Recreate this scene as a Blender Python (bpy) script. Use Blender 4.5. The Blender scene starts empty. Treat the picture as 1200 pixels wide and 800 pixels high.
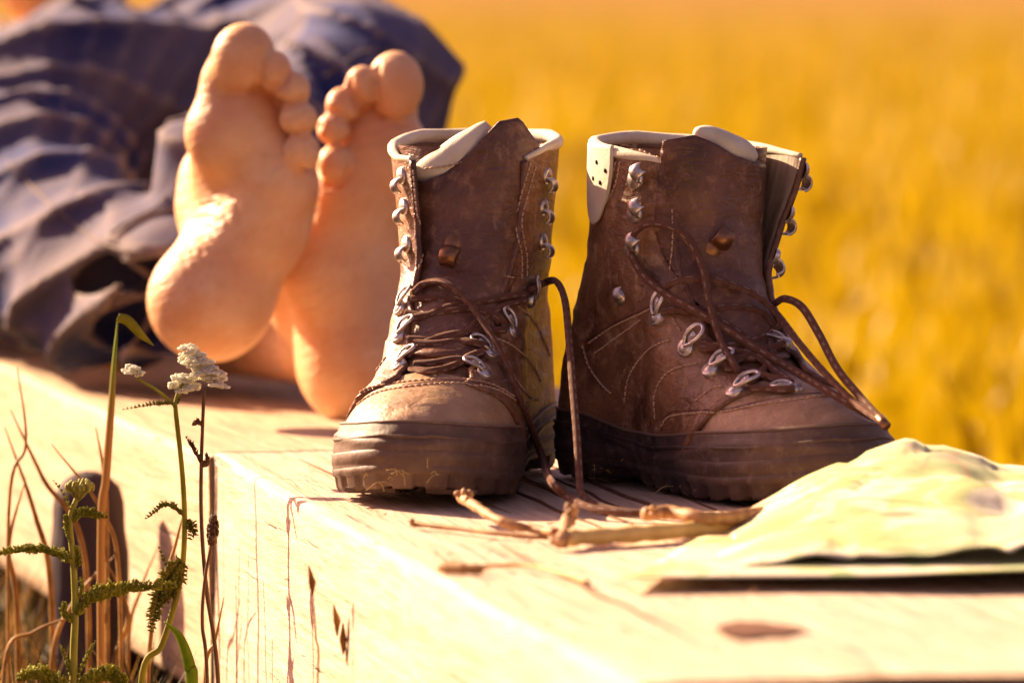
import bpy, bmesh, math, random
import numpy as np
from mathutils import Vector, Matrix, noise
from mathutils.bvhtree import BVHTree
R = math.radians
random.seed(7); np.random.seed(7)
sc = bpy.context.scene
COL = sc.collection

# ---------------------------------------------------------------- camera, world, sun, exposure
PITCH = math.atan(422/6667.0)
cam_d = bpy.data.cameras.new('camera'); cam = bpy.data.objects.new('camera', cam_d); COL.objects.link(cam)
cam.location = (0, 0, .29); cam.rotation_euler = (R(90)-PITCH, 0, 0)
cam_d.lens = 200; cam_d.sensor_width = 36; cam_d.clip_start = .05; cam_d.clip_end = 3000
cam_d.dof.use_dof = True; cam_d.dof.focus_distance = 3.24; cam_d.dof.aperture_fstop = 8.0
sc.camera = cam
SUN = Vector((-.76*math.cos(R(28)), .65*math.cos(R(28)), math.sin(R(28)))).normalized()
w = bpy.data.worlds.new('World'); sc.world = w; w.use_nodes = True
wn = w.node_tree.nodes; wl = w.node_tree.links
sky = wn.new('ShaderNodeTexSky'); sky.sky_type = 'NISHITA'; sky.sun_disc = False
sky.sun_elevation = math.asin(SUN.z); sky.sun_rotation = math.atan2(SUN.x, SUN.y)
sky.dust_density = 3.0
tint = wn.new('ShaderNodeMix'); tint.data_type = 'RGBA'; tint.blend_type = 'MULTIPLY'; tint.inputs[0].default_value = 1
tint.inputs[7].default_value = (1.12, .60, .60, 1)
wl.new(sky.outputs[0], tint.inputs[6]); wl.new(tint.outputs[2], wn['Background'].inputs[0])
wn['Background'].inputs[1].default_value = .064
sl = bpy.data.lights.new('sun', 'SUN'); so = bpy.data.objects.new('sun', sl); COL.objects.link(so)
sl.energy = 5.0; sl.angle = R(.5); sl.color = (1.0, .735, .46)
so.rotation_euler = SUN.to_track_quat('Z', 'Y').to_euler(); so.location = (0, 0, 6)
sc.view_settings.view_transform = 'Standard'; sc.view_settings.look = 'None'; sc.view_settings.gamma = 1
sc.view_settings.exposure = 1.80

# ---------------------------------------------------------------- helpers
CAMM = Matrix.Rotation(R(90)-PITCH, 3, 'X'); CAML = Vector(cam.location)
def ray(px, py):
    return (CAMM @ Vector((px-600, 400-py, -6667.0))).normalized()
def P(px, py, Y):
    r = ray(px, py); return CAML + r*(Y/r.y)
def on_z(px, py, z=0.0):
    r = ray(px, py); return CAML + r*((z-CAML.z)/r.z)

def link(o, parent=None):
    COL.objects.link(o)
    if parent: o.parent = parent
    return o
def tag(o, label=None, cat=None, group=None, kind=None):
    for k, v_ in (('label', label), ('category', cat), ('group', group), ('kind', kind)):
        if v_: o[k] = v_
    return o
def empty(name, loc=(0, 0, 0), rz=0):
    o = bpy.data.objects.new(name, None); COL.objects.link(o); o.location = loc; o.rotation_euler = (0, 0, rz)
    o.empty_display_size = .05
    return o
def mesh_obj(name, verts, faces, m, parent=None, smooth=True, uv=None):
    me = bpy.data.meshes.new(name); me.from_pydata([tuple(v) for v in verts], [], faces); me.update()
    if m: me.materials.append(m)
    if smooth: me.polygons.foreach_set('use_smooth', [True]*len(me.polygons))
    if uv is not None:
        l = me.uv_layers.new(name='UVMap')
        idx = np.zeros(len(me.loops), dtype=np.int32); me.loops.foreach_get('vertex_index', idx)
        l.data.foreach_set('uv', np.asarray(uv, dtype=np.float32)[idx].ravel())
    return link(bpy.data.objects.new(name, me), parent)

class MB:
    """collects pieces that become ONE mesh"""
    def __init__(s): s.v = []; s.f = []; s.uv = []
    def add(s, vs, fs, uvs=None):
        b = len(s.v); s.v += [Vector(v) for v in vs]; s.f += [tuple(i+b for i in f) for f in fs]
        s.uv += list(uvs) if uvs is not None else [(0, 0)]*len(vs)
    def box(s, M, sx, sy, sz):
        vs = [M @ Vector((x*sx/2, y*sy/2, z*sz/2)) for x in (-1, 1) for y in (-1, 1) for z in (-1, 1)]
        s.add(vs, [(0, 1, 3, 2), (4, 6, 7, 5), (0, 4, 5, 1), (2, 3, 7, 6), (0, 2, 6, 4), (1, 5, 7, 3)])
    def tube(s, pts, rad, n=8, cap=True, flat=1.0):
        pts = [Vector(p) for p in pts]; N = len(pts)
        if N < 2: return
        rad = rad if hasattr(rad, '__len__') else [rad]*N
        b = len(s.v); L = 0; up = None
        for i, p in enumerate(pts):
            t = (pts[min(i+1, N-1)]-pts[max(i-1, 0)])
            t = t.normalized() if t.length > 1e-9 else Vector((0, 0, 1))
            if up is None:
                up = t.orthogonal().normalized()
            else:
                up = (up-t*up.dot(t)); up = up.normalized() if up.length > 1e-6 else t.orthogonal().normalized()
            bi = t.cross(up)
            if i: L += (p-pts[i-1]).length
            for k in range(n):
                a = 2*math.pi*k/n
                s.v.append(p+(up*math.cos(a)+bi*math.sin(a)*flat)*rad[i]); s.uv.append((k/n, L))
        for i in range(N-1):
            for k in range(n):
                k2 = (k+1) % n
                s.f.append((b+i*n+k, b+i*n+k2, b+(i+1)*n+k2, b+(i+1)*n+k))
        if cap:
            s.f.append(tuple(b+k for k in range(n))[::-1]); s.f.append(tuple(b+(N-1)*n+k for k in range(n)))
    def ball(s, c, r, nu=8, nv=6, M=None):
        c = Vector(c); r = r if hasattr(r, '__len__') else (r, r, r)
        vs = []; fs = []
        for i in range(nv+1):
            th = math.pi*i/nv
            for k in range(nu):
                a = 2*math.pi*k/nu
                q = Vector((r[0]*math.sin(th)*math.cos(a), r[1]*math.sin(th)*math.sin(a), r[2]*math.cos(th)))
                if M: q = M @ q
                vs.append(c+q)
        for i in range(nv):
            for k in range(nu):
                k2 = (k+1) % nu
                fs.append((i*nu+k, (i+1)*nu+k, (i+1)*nu+k2, i*nu+k2))
        s.add(vs, fs)
    def build(s, name, m, parent=None, smooth=True):
        return mesh_obj(name, s.v, s.f, m, parent, smooth, s.uv if s.uv else None)

def catmull(pts, n=8):
    pts = [Vector(p) for p in pts]
    if len(pts) < 3: return pts
    out = []; q = [pts[0]*2-pts[1]]+pts+[pts[-1]*2-pts[-2]]
    for i in range(1, len(q)-2):
        a, b, c, d = q[i-1], q[i], q[i+1], q[i+2]
        for k in range(n):
            t = k/n
            out.append(.5*((2*b)+(c-a)*t+(2*a-5*b+4*c-d)*t*t+(3*b-a-3*c+d)*t**3))
    out.append(pts[-1]); return out

def grid_faces(nr, nc, closed=False):
    fs = []
    for i in range(nr-1):
        for k in range(nc-1 if not closed else nc):
            k2 = (k+1) % nc
            fs.append((i*nc+k, i*nc+k2, (i+1)*nc+k2, (i+1)*nc+k))
    return fs

# ---------------------------------------------------------------- SDF -> mesh (smooth organic bodies)
class Field:
    def __init__(s, lo, hi, h):
        s.lo = np.array(lo, float); s.h = h
        s.n = np.ceil((np.array(hi)-s.lo)/h).astype(int)+1
        s.F = np.full(s.n, 1.0)
        s.ax = [s.lo[i]+h*np.arange(s.n[i]) for i in range(3)]
    def _sub(s, lo, hi):
        a = np.clip(np.floor((np.array(lo)-s.lo)/s.h).astype(int), 0, s.n-1)
        b = np.clip(np.ceil((np.array(hi)-s.lo)/s.h).astype(int)+1, 1, s.n)
        sl = tuple(slice(a[i], b[i]) for i in range(3))
        X, Y, Z = np.meshgrid(*[s.ax[i][sl[i]] for i in range(3)], indexing='ij')
        return sl, X, Y, Z
    def _comb(s, sl, d, k, sub=False):
        A = s.F[sl]
        if sub:
            h_ = np.clip(.5-.5*(A+d)/k, 0, 1); s.F[sl] = A*(1-h_)+(-d)*h_+k*h_*(1-h_)
        else:
            h_ = np.clip(.5+.5*(A-d)/k, 0, 1); s.F[sl] = A*(1-h_)+d*h_-k*h_*(1-h_)
    def capsule(s, a, b, ra, rb, k=.01, sub=False):
        a = np.array(a); b = np.array(b); m = max(ra, rb)+k*2+.01
        sl, X, Y, Z = s._sub(np.minimum(a, b)-m, np.maximum(a, b)+m)
        if X.size == 0: return
        ab = b-a; L2 = max(ab@ab, 1e-12)
        t = np.clip(((X-a[0])*ab[0]+(Y-a[1])*ab[1]+(Z-a[2])*ab[2])/L2, 0, 1)
        d = np.sqrt((X-a[0]-t*ab[0])**2+(Y-a[1]-t*ab[1])**2+(Z-a[2]-t*ab[2])**2)-(ra+(rb-ra)*t)
        s._comb(sl, d, k, sub)
    def ellipsoid(s, c, r, k=.01, rot=None, sub=False):
        c = np.array(c); r = np.array(r, float); m = r.max()+k*2+.01
        sl, X, Y, Z = s._sub(c-m, c+m)
        if X.size == 0: return
        X = X-c[0]; Y = Y-c[1]; Z = Z-c[2]
        if rot is not None:
            Q = np.array(rot.to_matrix().transposed())
            X, Y, Z = [Q[i, 0]*X+Q[i, 1]*Y+Q[i, 2]*Z for i in range(3)]
        k0 = np.sqrt((X/r[0])**2+(Y/r[1])**2+(Z/r[2])**2)+1e-9
        k1 = np.sqrt((X/r[0]**2)**2+(Y/r[1]**2)**2+(Z/r[2]**2)**2)+1e-9
        s._comb(sl, k0*(k0-1)/k1, k, sub)
    def displace(s, fn):
        X, Y, Z = np.meshgrid(*s.ax, indexing='ij'); s.F = s.F+fn(X, Y, Z)
    def mesh(s):
        F = s.F; ins = F < 0
        c = [ins[i:F.shape[0]-1+i, j:F.shape[1]-1+j, k:F.shape[2]-1+k] for i in (0, 1) for j in (0, 1) for k in (0, 1)]
        cnt = sum(x.astype(np.int8) for x in c); act = (cnt > 0) & (cnt < 8)
        ids = -np.ones(act.shape, int); I = np.argwhere(act); ids[act] = np.arange(len(I))
        acc = np.zeros((len(I), 3)); num = np.zeros(len(I))
        corners = [(i, j, k) for i in (0, 1) for j in (0, 1) for k in (0, 1)]
        for a in corners:
            for ax in range(3):
                if a[ax]: continue
                b = list(a); b[ax] = 1
                fa = F[I[:, 0]+a[0], I[:, 1]+a[1], I[:, 2]+a[2]]; fb = F[I[:, 0]+b[0], I[:, 1]+b[1], I[:, 2]+b[2]]
                m = (fa < 0) != (fb < 0); t = np.where(m, fa/np.where(m, fa-fb, 1), 0)
                p = np.tile(np.array(a, float), (len(I), 1)); p[:, ax] += t
                acc[m] += p[m]; num[m] += 1
        V = s.lo+s.h*(I+acc/num[:, None])
        faces = []
        for ax in range(3):
            o = [(1, 2), (2, 0), (0, 1)][ax]
            sa = [slice(0, None)]*3; sb = [slice(0, None)]*3
            sa[ax] = slice(0, -1); sb[ax] = slice(1, None)
            A = ins[tuple(sa)]; B = ins[tuple(sb)]
            E = np.argwhere(A != B)
            ok = (E[:, o[0]] > 0) & (E[:, o[1]] > 0) & (E[:, o[0]] < F.shape[o[0]]-1) & (E[:, o[1]] < F.shape[o[1]]-1)
            E = E[ok]; q = []
            for du, dv in ((-1, -1), (0, -1), (0, 0), (-1, 0)):
                e = E.copy(); e[:, o[0]] += du; e[:, o[1]] += dv
                q.append(ids[e[:, 0], e[:, 1], e[:, 2]])
            Q = np.stack(q, 1); fl = A[E[:, 0], E[:, 1], E[:, 2]]
            Q[~fl] = Q[~fl][:, ::-1]; faces.append(Q)
        return V, np.concatenate(faces)

def np_mesh_obj(name, V, Fq, m, parent=None):
    me = bpy.data.meshes.new(name)
    me.vertices.add(len(V)); me.vertices.foreach_set('co', np.asarray(V, np.float32).ravel())
    n = len(Fq); me.loops.add(n*4); me.polygons.add(n)
    me.loops.foreach_set('vertex_index', np.asarray(Fq, np.int32).ravel())
    me.polygons.foreach_set('loop_start', np.arange(0, n*4, 4, dtype=np.int32))
    me.polygons.foreach_set('loop_total', np.full(n, 4, np.int32))
    me.polygons.foreach_set('use_smooth', np.ones(n, bool))
    me.update(calc_edges=True); me.validate(); me.materials.append(m)
    return link(bpy.data.objects.new(name, me), parent)

# ---------------------------------------------------------------- materials
class NT:
    def __init__(s, name, rough=.6, spec=.4):
        s.m = bpy.data.materials.new(name); s.m.use_nodes = True; s.t = s.m.node_tree; s.N = s.t.nodes; s.L = s.t.links
        s.b = s.N['Principled BSDF']; s.b.inputs['Roughness'].default_value = rough; s.b.inputs['Specular IOR Level'].default_value = spec
        s.co = s.N.new('ShaderNodeTexCoord')
    def mapping(s, scale=(1, 1, 1), rot=(0, 0, 0), src='Object'):
        n = s.N.new('ShaderNodeMapping'); n.inputs['Scale'].default_value = scale; n.inputs['Rotation'].default_value = rot
        s.L.new(s.co.outputs[src], n.inputs[0]); return n.outputs[0]
    def noise(s, vec, scale, detail=4, rough=.55, dist=0):
        n = s.N.new('ShaderNodeTexNoise'); n.inputs['Scale'].default_value = scale; n.inputs['Detail'].default_value = detail
        n.inputs['Roughness'].default_value = rough; n.inputs['Distortion'].default_value = dist
        if vec: s.L.new(vec, n.inputs['Vector'])
        return n.outputs[0]
    def vor(s, vec, scale, feature='F1'):
        n = s.N.new('ShaderNodeTexVoronoi'); n.feature = feature; n.inputs['Scale'].default_value = scale
        s.L.new(vec, n.inputs['Vector']); return n.outputs[0]
    def wave(s, vec, scale, dist=2, detail=2, dscale=1, direc='X', typ='BANDS'):
        n = s.N.new('ShaderNodeTexWave'); n.wave_type = typ
        if typ == 'BANDS': n.bands_direction = direc
        n.inputs['Scale'].default_value = scale; n.inputs['Distortion'].default_value = dist
        n.inputs['Detail'].default_value = detail; n.inputs['Detail Scale'].default_value = dscale
        s.L.new(vec, n.inputs['Vector']); return n.outputs[1]
    def ramp(s, fac, stops):
        n = s.N.new('ShaderNodeValToRGB'); e = n.color_ramp.elements
        while len(e) < len(stops): e.new(.5)
        for i, (p, c) in enumerate(stops):
            e[i].position = p; e[i].color = (c, c, c, 1) if not hasattr(c, '__len__') else (*c, 1)
        s.L.new(fac, n.inputs[0]); return n.outputs[0]
    def mix(s, fac, a, b, mode='MIX'):
        n = s.N.new('ShaderNodeMix'); n.data_type = 'RGBA'; n.blend_type = mode
        for i, x in ((0, fac), (6, a), (7, b)):
            if hasattr(x, 'is_linked') or hasattr(x, 'links'): s.L.new(x, n.inputs[i])
            elif hasattr(x, '__len__'): n.inputs[i].default_value = (*x, 1)
            else: n.inputs[i].default_value = x if i == 0 else (x, x, x, 1)
        return n.outputs[2]
    def math(s, op, a, b):
        n = s.N.new('ShaderNodeMath'); n.operation = op
        for i, x in ((0, a), (1, b)):
            if hasattr(x, 'links'): s.L.new(x, n.inputs[i])
            else: n.inputs[i].default_value = x
        return n.outputs[0]
    def bump(s, h, strength=.5, dist=.002, prev=None):
        n = s.N.new('ShaderNodeBump'); n.inputs['Strength'].default_value = strength; n.inputs['Distance'].default_value = dist
        s.L.new(h, n.inputs['Height'])
        if prev: s.L.new(prev, n.inputs['Normal'])
        return n.outputs[0]
    def out(s, color=None, normal=None, rough=None):
        if color is not None:
            if hasattr(color, 'links'): s.L.new(color, s.b.inputs['Base Color'])
            else: s.b.inputs['Base Color'].default_value = (*color, 1)
        if normal is not None: s.L.new(normal, s.b.inputs['Normal'])
        if rough is not None: s.L.new(rough, s.b.inputs['Roughness'])
        return s.m

def leather(name, c1, c2, scuff, rough=.5, sc_=1.0):
    t = NT(name, rough, .45); v = t.mapping((1, 1, 1))
    n1 = t.noise(v, 22*sc_, 5, .6, .4); n2 = t.noise(v, 90*sc_, 6, .7)
    col = t.mix(t.ramp(n1, [(.35, 0), (.68, 1)]), c1, c2)
    col = t.mix(t.ramp(n2, [(.52, 0), (.75, .75)]), col, scuff)
    vs = t.mapping((1, 1, .25), (.3, .2, 0)); n3 = t.noise(vs, 160*sc_, 4, .7)
    col = t.mix(t.ramp(n3, [(.60, 0), (.72, .55)]), col, scuff)
    sp = t.vor(v, 260*sc_); pores = t.ramp(sp, [(.0, .55), (.16, 1)]); col = t.mix(1.0, col, pores, 'MULTIPLY')
    b = t.bump(t.noise(v, 420*sc_, 3, .6), .35, .0012)
    b = t.bump(t.noise(t.mapping((1, 1, 2.2)), 60*sc_, 4, .55, 1.5), .5, .003, b)
    r = t.ramp(n2, [(.3, rough-.12), (.7, rough+.22)])
    return t.out(col, b, r)
M = {}
M['leather'] = leather('boot_leather', (.095, .039, .019), (.31, .150, .070), (.54, .34, .19), .38)
M['leather_pale'] = leather('scuffed_toe_leather', (.30, .17, .08), (.42, .26, .14), (.54, .38, .23), .42)
M['leather_dark'] = leather('dark_tongue_leather', (.068, .026, .015), (.21, .092, .046), (.38, .20, .11), .34)
t = NT('boot_rubber', .55, .35); v = t.mapping()
n = t.noise(v, 35, 6, .65); c = t.mix(t.ramp(n, [(.4, 0), (.7, 1)]), (.034, .021, .022), (.10, .064, .050))
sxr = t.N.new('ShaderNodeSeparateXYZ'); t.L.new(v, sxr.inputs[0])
dust_sun = t.ramp(t.math('ADD', t.math('MULTIPLY', sxr.outputs[1], -4.5), t.math('MULTIPLY', n, .5)), [(.40, 0), (.95, .5)])  # paler towards the toe: dust plus sunlight and haze painted into the colour
c = t.mix(dust_sun, c, (.24, .14, .08))
c = t.mix(t.ramp(t.noise(v, 130, 5, .8), [(.52, 0), (.74, .6)]), c, (.26, .175, .12))
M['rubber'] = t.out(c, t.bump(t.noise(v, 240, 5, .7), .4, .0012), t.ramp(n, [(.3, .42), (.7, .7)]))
t = NT('worn_rubber_lip', .5, .4); M['lip'] = t.out(t.mix(t.noise(t.mapping(), 80, 4), (.10, .06, .045), (.24, .16, .11)))
t = NT('cream_lining', .75, .2); v = t.mapping()
n = t.noise(v, 40, 5, .6); c = t.mix(t.ramp(n, [(.35, 0), (.7, 1)]), (.60, .52, .38), (.74, .68, .54))
c = t.mix(t.ramp(t.noise(v, 14, 4, .6), [(.5, 0), (.75, .6)]), c, (.40, .30, .2))
M['cream'] = t.out(c, t.bump(t.noise(v, 300, 4, .6), .4, .001))
t = NT('worn_lining', .6, .3); v = t.mapping((1, 1, .12)); n = t.noise(v, 90, 5, .6)
c = t.mix(t.ramp(n, [(.35, 0), (.65, 1)]), (.22, .15, .10), (.46, .36, .25))
M['lining'] = t.out(c, t.bump(n, .5, .002))
t = NT('worn_steel', .36, .5); v = t.mapping(); n = t.noise(v, 180, 5, .7)
t.b.inputs['Metallic'].default_value = .92
M['steel'] = t.out(t.mix(t.ramp(n, [(.35, 0), (.62, 1)]), (.36, .30, .27), (.78, .72, .66)), t.bump(n, .25, .0006), t.ramp(n, [(.3, .5), (.7, .3)]))
t = NT('bronzed_steel', .4, .5); v = t.mapping(); n = t.noise(v, 150, 5, .7); t.b.inputs['Metallic'].default_value = .85
M['bronze'] = t.out(t.mix(n, (.16, .07, .035), (.36, .19, .1)))
t = NT('boot_lace', .8, .2); uvm = t.mapping((1, 1, 1), src='UV')
sx = t.N.new('ShaderNodeSeparateXYZ'); t.L.new(uvm, sx.inputs[0])
ln = t.math('MULTIPLY', sx.outputs[1], 190.0)
dash = t.math('GREATER_THAN', t.math('SINE', t.math('MULTIPLY', ln, 4.0), 0), .1)
arc = t.math('GREATER_THAN', t.math('SINE', t.math('MULTIPLY', sx.outputs[0], 18.85), 0), .72)
fl = t.math('MULTIPLY', dash, arc)
n = t.noise(t.mapping(), 500, 3, .6)
c = t.mix(n, (.16, .062, .038), (.30, .14, .085)); c = t.mix(t.math('MULTIPLY', fl, .85), c, (.42, .28, .22))
br = t.wave(uvm, 90, 0, 0, 1, 'DIAGONAL')
M['lace'] = t.out(c, t.bump(br, .7, .0006, t.bump(n, .5, .0012)))
t = NT('stitch_thread', .8, .2); M['thread'] = t.out(t.mix(t.noise(t.mapping(), 150, 2), (.34, .20, .12), (.66, .46, .32)))
t = NT('dark_hole', .9, .1); M['hole'] = t.out((.008, .004, .005))

def skinmat():
    t = NT('skin', .48, .4); v = t.mapping()
    n = t.noise(v, 26, 4, .6); c = t.mix(t.ramp(n, [(.35, 0), (.7, 1)]), (.72, .38, .17), (.84, .52, .27))
    c = t.mix(t.ramp(t.noise(v, 16, 4, .6), [(.46, 0), (.66, .65)]), c, (.74, .32, .14)); c = t.mix(t.ramp(t.noise(t.mapping((1, 1, 1), (1, 0, 0)), 34, 5, .65), [(.5, 0), (.72, .6)]), c, (.86, .60, .36)); c = t.mix(t.ramp(t.noise(v, 120, 4, .7), [(.56, 0), (.7, .3)]), c, (.55, .28, .15))
    cr = t.noise(t.mapping((1.3, 1, 2.2), (.0, .5, 0)), 55, 4, .6, 1.2)
    wv = t.wave(t.mapping((1, 1, 1), (0, .45, 0)), 40, 6, 3, 1.6, 'Z')
    b = t.bump(cr, .3, .002); b = t.bump(t.ramp(wv, [(.0, 0), (.18, 1)]), .28, .0014, b); b = t.bump(t.noise(v, 420, 3, .6), .18, .0008, b)
    t.b.inputs['Subsurface Weight'].default_value = .22
    t.b.inputs['Subsurface Radius'].default_value = (1, .35, .15); t.b.inputs['Subsurface Scale'].default_value = .004
    return t.out(c, b)
M['skin'] = skinmat()
def denim():
    t = NT('denim', .85, .15); v = t.mapping(); geo = t.N.new('ShaderNodeNewGeometry')
    n = t.noise(v, 9, 5, .6); c = t.mix(t.ramp(n, [(.35, 0), (.7, 1)]), (.012, .018, .090), (.045, .058, .165))
    c = t.mix(t.ramp(t.noise(v, 30, 5, .7), [(.5, 0), (.75, .5)]), c, (.16, .135, .15)); c = t.mix(t.ramp(t.noise(v, 5.5, 3, .5), [(.46, 0), (.62, .55)]), c, (.20, .155, .15))
    c = t.mix(t.ramp(geo.outputs['Pointiness'], [(.50, 0), (.60, .8)]), c, (.36, .28, .21))
    b = t.bump(t.noise(v, 700, 2, .5), .4, .001); b = t.bump(t.noise(v, 28, 4, .55, 1.0), .35, .008, b)
    return t.out(c, b)
M['denim'] = denim()
t = NT('denim_hem', .8, .2); M['denim_hem'] = t.out(t.mix(t.noise(t.mapping(), 120, 4), (.05, .05, .10), (.26, .18, .12)))
t = NT('shirt_cloth', .85, .15); v = t.mapping()
M['shirt'] = t.out(t.mix(t.ramp(t.noise(v, 8, 4), [(.4, 0), (.65, 1)]), (.60, .32, .18), (.74, .52, .36)), t.bump(t.noise(v, 25, 4), .5, .01))
t = NT('brown_hair', .6, .4); M['hair'] = t.out(t.mix(t.noise(t.mapping((1, 1, 1)), 60, 4), (.05, .025, .012), (.14, .07, .03)))

def woodmat(name, ang, c1=(.50, .37, .25), c2=(.76, .61, .46)):
    t = NT(name, .68, .3)
    v = t.mapping((14, 1, 9)); nz = t.noise(v, 7, 6, .62, .3)
    c = t.mix(t.ramp(nz, [(.3, 0), (.7, 1)]), c1, c2)
    big = t.noise(t.mapping((1, 1, 1)), 5, 4, .6); c = t.mix(t.ramp(big, [(.45, 0), (.8, .5)]), c, (.46, .33, .20))
    cr = t.noise(t.mapping((46, 1.2, 30)), 4, 4, .6, .15); crk = t.ramp(cr, [(.30, .45), (.37, 1)])
    c = t.mix(1, c, crk, 'MULTIPLY')
    saw = t.wave(t.mapping((1, 1, 1), (0, R(0), R(0))), 95, .8, 2, 2, 'DIAGONAL')
    fg = t.noise(t.mapping((60, 2.5, 40)), 6, 5, .7); c = t.mix(t.ramp(fg, [(.42, 0), (.62, .42)]), c, (.30, .18, .10))
    b = t.bump(nz, .7, .004); b = t.bump(crk, .9, .004, b); b = t.bump(fg, .5, .0015, b); b = t.bump(saw, .25, .0008, b)
    return t.out(c, b)
M['wood'] = woodmat('sawn_timber', 0)
M['wood2'] = woodmat('weathered_timber', 0, (.44, .30, .18), (.64, .48, .32))
t = NT('dark_post_wood', .8, .2); v = t.mapping((1, 1, .2)); n = t.noise(v, 30, 5, .6)
M['post'] = t.out(t.mix(n, (.028, .020, .026), (.085, .055, .055)), t.bump(n, .6, .005))
t = NT('wood_crack', .9, .1); M['crack'] = t.out(t.mix(t.noise(t.mapping(), 60, 3), (.10, .05, .025), (.20, .11, .06)))

# meadow ground
t = NT('meadow_ground', .95, .0); v = t.mapping()
n1 = t.noise(v, .35, 5, .6, .4); n2 = t.noise(v, 2.2, 5, .65)
c = t.mix(t.ramp(n1, [(.38, 0), (.60, 1)]), (.22, .125, .001), (.345, .235, .001))
c = t.mix(t.ramp(n2, [(.5, 0), (.72, .55)]), c, (.30, .15, .003))
sx = t.N.new('ShaderNodeSeparateXYZ'); t.L.new(v, sx.inputs[0])
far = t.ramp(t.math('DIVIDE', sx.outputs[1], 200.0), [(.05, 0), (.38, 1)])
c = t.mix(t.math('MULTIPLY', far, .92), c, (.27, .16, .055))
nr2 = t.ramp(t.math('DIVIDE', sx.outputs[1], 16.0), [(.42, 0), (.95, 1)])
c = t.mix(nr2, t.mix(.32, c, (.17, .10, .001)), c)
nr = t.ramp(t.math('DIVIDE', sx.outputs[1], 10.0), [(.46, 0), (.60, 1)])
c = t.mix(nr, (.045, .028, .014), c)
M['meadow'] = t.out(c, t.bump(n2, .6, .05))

def leafmat(name, c1, c2, trans=.35, scale=60):
    t = NT(name, .6, .3); v = t.mapping(); n = t.noise(v, scale, 4, .6)
    c = t.mix(t.ramp(n, [(.35, 0), (.65, 1)]), c1, c2); m = t.out(c)
    tr = t.N.new('ShaderNodeBsdfTranslucent'); t.L.new(c, tr.inputs[0])
    mx = t.N.new('ShaderNodeMixShader'); mx.inputs[0].default_value = trans
    o = t.N['Material Output']; t.L.new(t.b.outputs[0], mx.inputs[1]); t.L.new(tr.outputs[0], mx.inputs[2]); t.L.new(mx.outputs[0], o.inputs[0])
    return m
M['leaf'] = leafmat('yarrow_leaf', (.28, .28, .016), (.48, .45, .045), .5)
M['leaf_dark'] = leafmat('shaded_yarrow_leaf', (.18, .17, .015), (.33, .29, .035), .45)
M['stem'] = leafmat('green_stem', (.24, .24, .02), (.38, .34, .04), .2)
M['stem_brown'] = leafmat('brown_stem', (.10, .045, .02), (.20, .10, .035), .15)
M['petal'] = leafmat('white_floret', (.80, .77, .60), (.88, .87, .78), .5, 200)
M['bud'] = leafmat('green_bud', (.34, .30, .04), (.50, .45, .10), .3, 200)
M['grass_green'] = leafmat('green_blade', (.14, .20, .008), (.24, .30, .015), .5)
M['grass_dry'] = leafmat('dry_blade', (.22, .11, .03), (.42, .24, .07), .4)
M['grass_gold'] = leafmat('golden_meadow_grass', (.32, .215, .002), (.46, .325, .003), .35, 1.0)
M['twig'] = leafmat('dry_twig', (.24, .11, .045), (.56, .31, .13), .05, 140)
M['bark'] = leafmat('bark_strip', (.20, .09, .035), (.42, .23, .08), .1)
M['straw'] = leafmat('straw_stalk', (.60, .42, .15), (.76, .58, .26), .2)

# ---------------------------------------------------------------- ground
n_ = 60
gv = []; ys = np.concatenate([np.linspace(-3, 12, 40), np.geomspace(13, 2200, 40)]); xs = np.concatenate([-np.geomspace(900, 2, 20), np.linspace(-1.8, 1.8, 16), np.geomspace(2, 900, 20)])
for y in ys:
    for x in xs:
        gv.append((x, y, -.25+.03*noise.noise(Vector((x*.8, y*.8, 0)))*(1 if abs(y) < 60 else 0)))
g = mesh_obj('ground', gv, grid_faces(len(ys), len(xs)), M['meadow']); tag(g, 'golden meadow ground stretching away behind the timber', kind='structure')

# ---------------------------------------------------------------- timber beams
EDGE0 = Vector((-.185, 3.49))           # corner where near and far beam meet (left top edge)
def beam(name, near, far, width, thick, m, label, seed, cracks=True):
    near = Vector(near); far = Vector(far); d = (far-near); L = d.length; d.normalize(); r = Vector((d.y, -d.x))
    ang = math.atan2(-d.x, d.y)
    root = empty(name, (near.x, near.y, -.001 if seed == 9 else 0), ang)
    # local: x right (0..width), y along (0..L), z
    prof = []; rr = .006
    nx, nz = 26, 12
    for i in range(nx+1): prof.append((rr+(width-2*rr)*i/nx, 0))
    prof += [(width-.001, -.001), (width, -rr)]
    for i in range(1, nz+1): prof.append((width, -rr-(thick-2*rr)*i/nz))
    prof += [(width-rr, -thick), (rr, -thick)]
    for i in range(nz+1): prof.append((0, -thick+rr+(thick-2*rr)*i/nz))
    prof += [(.001, -.001)]
    ny = int(L/.012); V = []
    for j in range(ny+1):
        y = L*j/ny
        for (x, z) in prof:
            nn = noise.noise(Vector((x*22+seed, y*2.0, z*22)))*.0012+noise.noise(Vector((x*5+seed, y*2, z*5)))*.003
            if z > -.003: V.append((x, y, z+nn*.8))
            elif x < .004: V.append((x+nn, y, z))
            else: V.append((x, y, z))
    F = grid_faces(ny+1, len(prof), True)
    F.append(tuple(range(len(prof)))); F.append(tuple(ny*len(prof)+k for k in range(len(prof)))[::-1])
    mesh_obj('timber', V, F, m, root)
    tag(root, label, 'timber beam')
    return root, ang
NEAR0 = EDGE0+Vector((.205, -1.0)).normalized()*1.175
nb, nang = beam('timber_beam', NEAR0, EDGE0-Vector((-.205, 1.0)).normalized()*.0005, .33, .24, M['wood'], 'pale sawn timber beam in the foreground carrying the two boots', 3)
fb, fang = beam('timber_beam', EDGE0+Vector((-.002, -.001)), EDGE0+Vector((-.25, 1.0)).normalized()*3.6, .36, .155, M['wood2'], 'blurred timber beam behind, the one the barefoot person lies on', 9)
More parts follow.
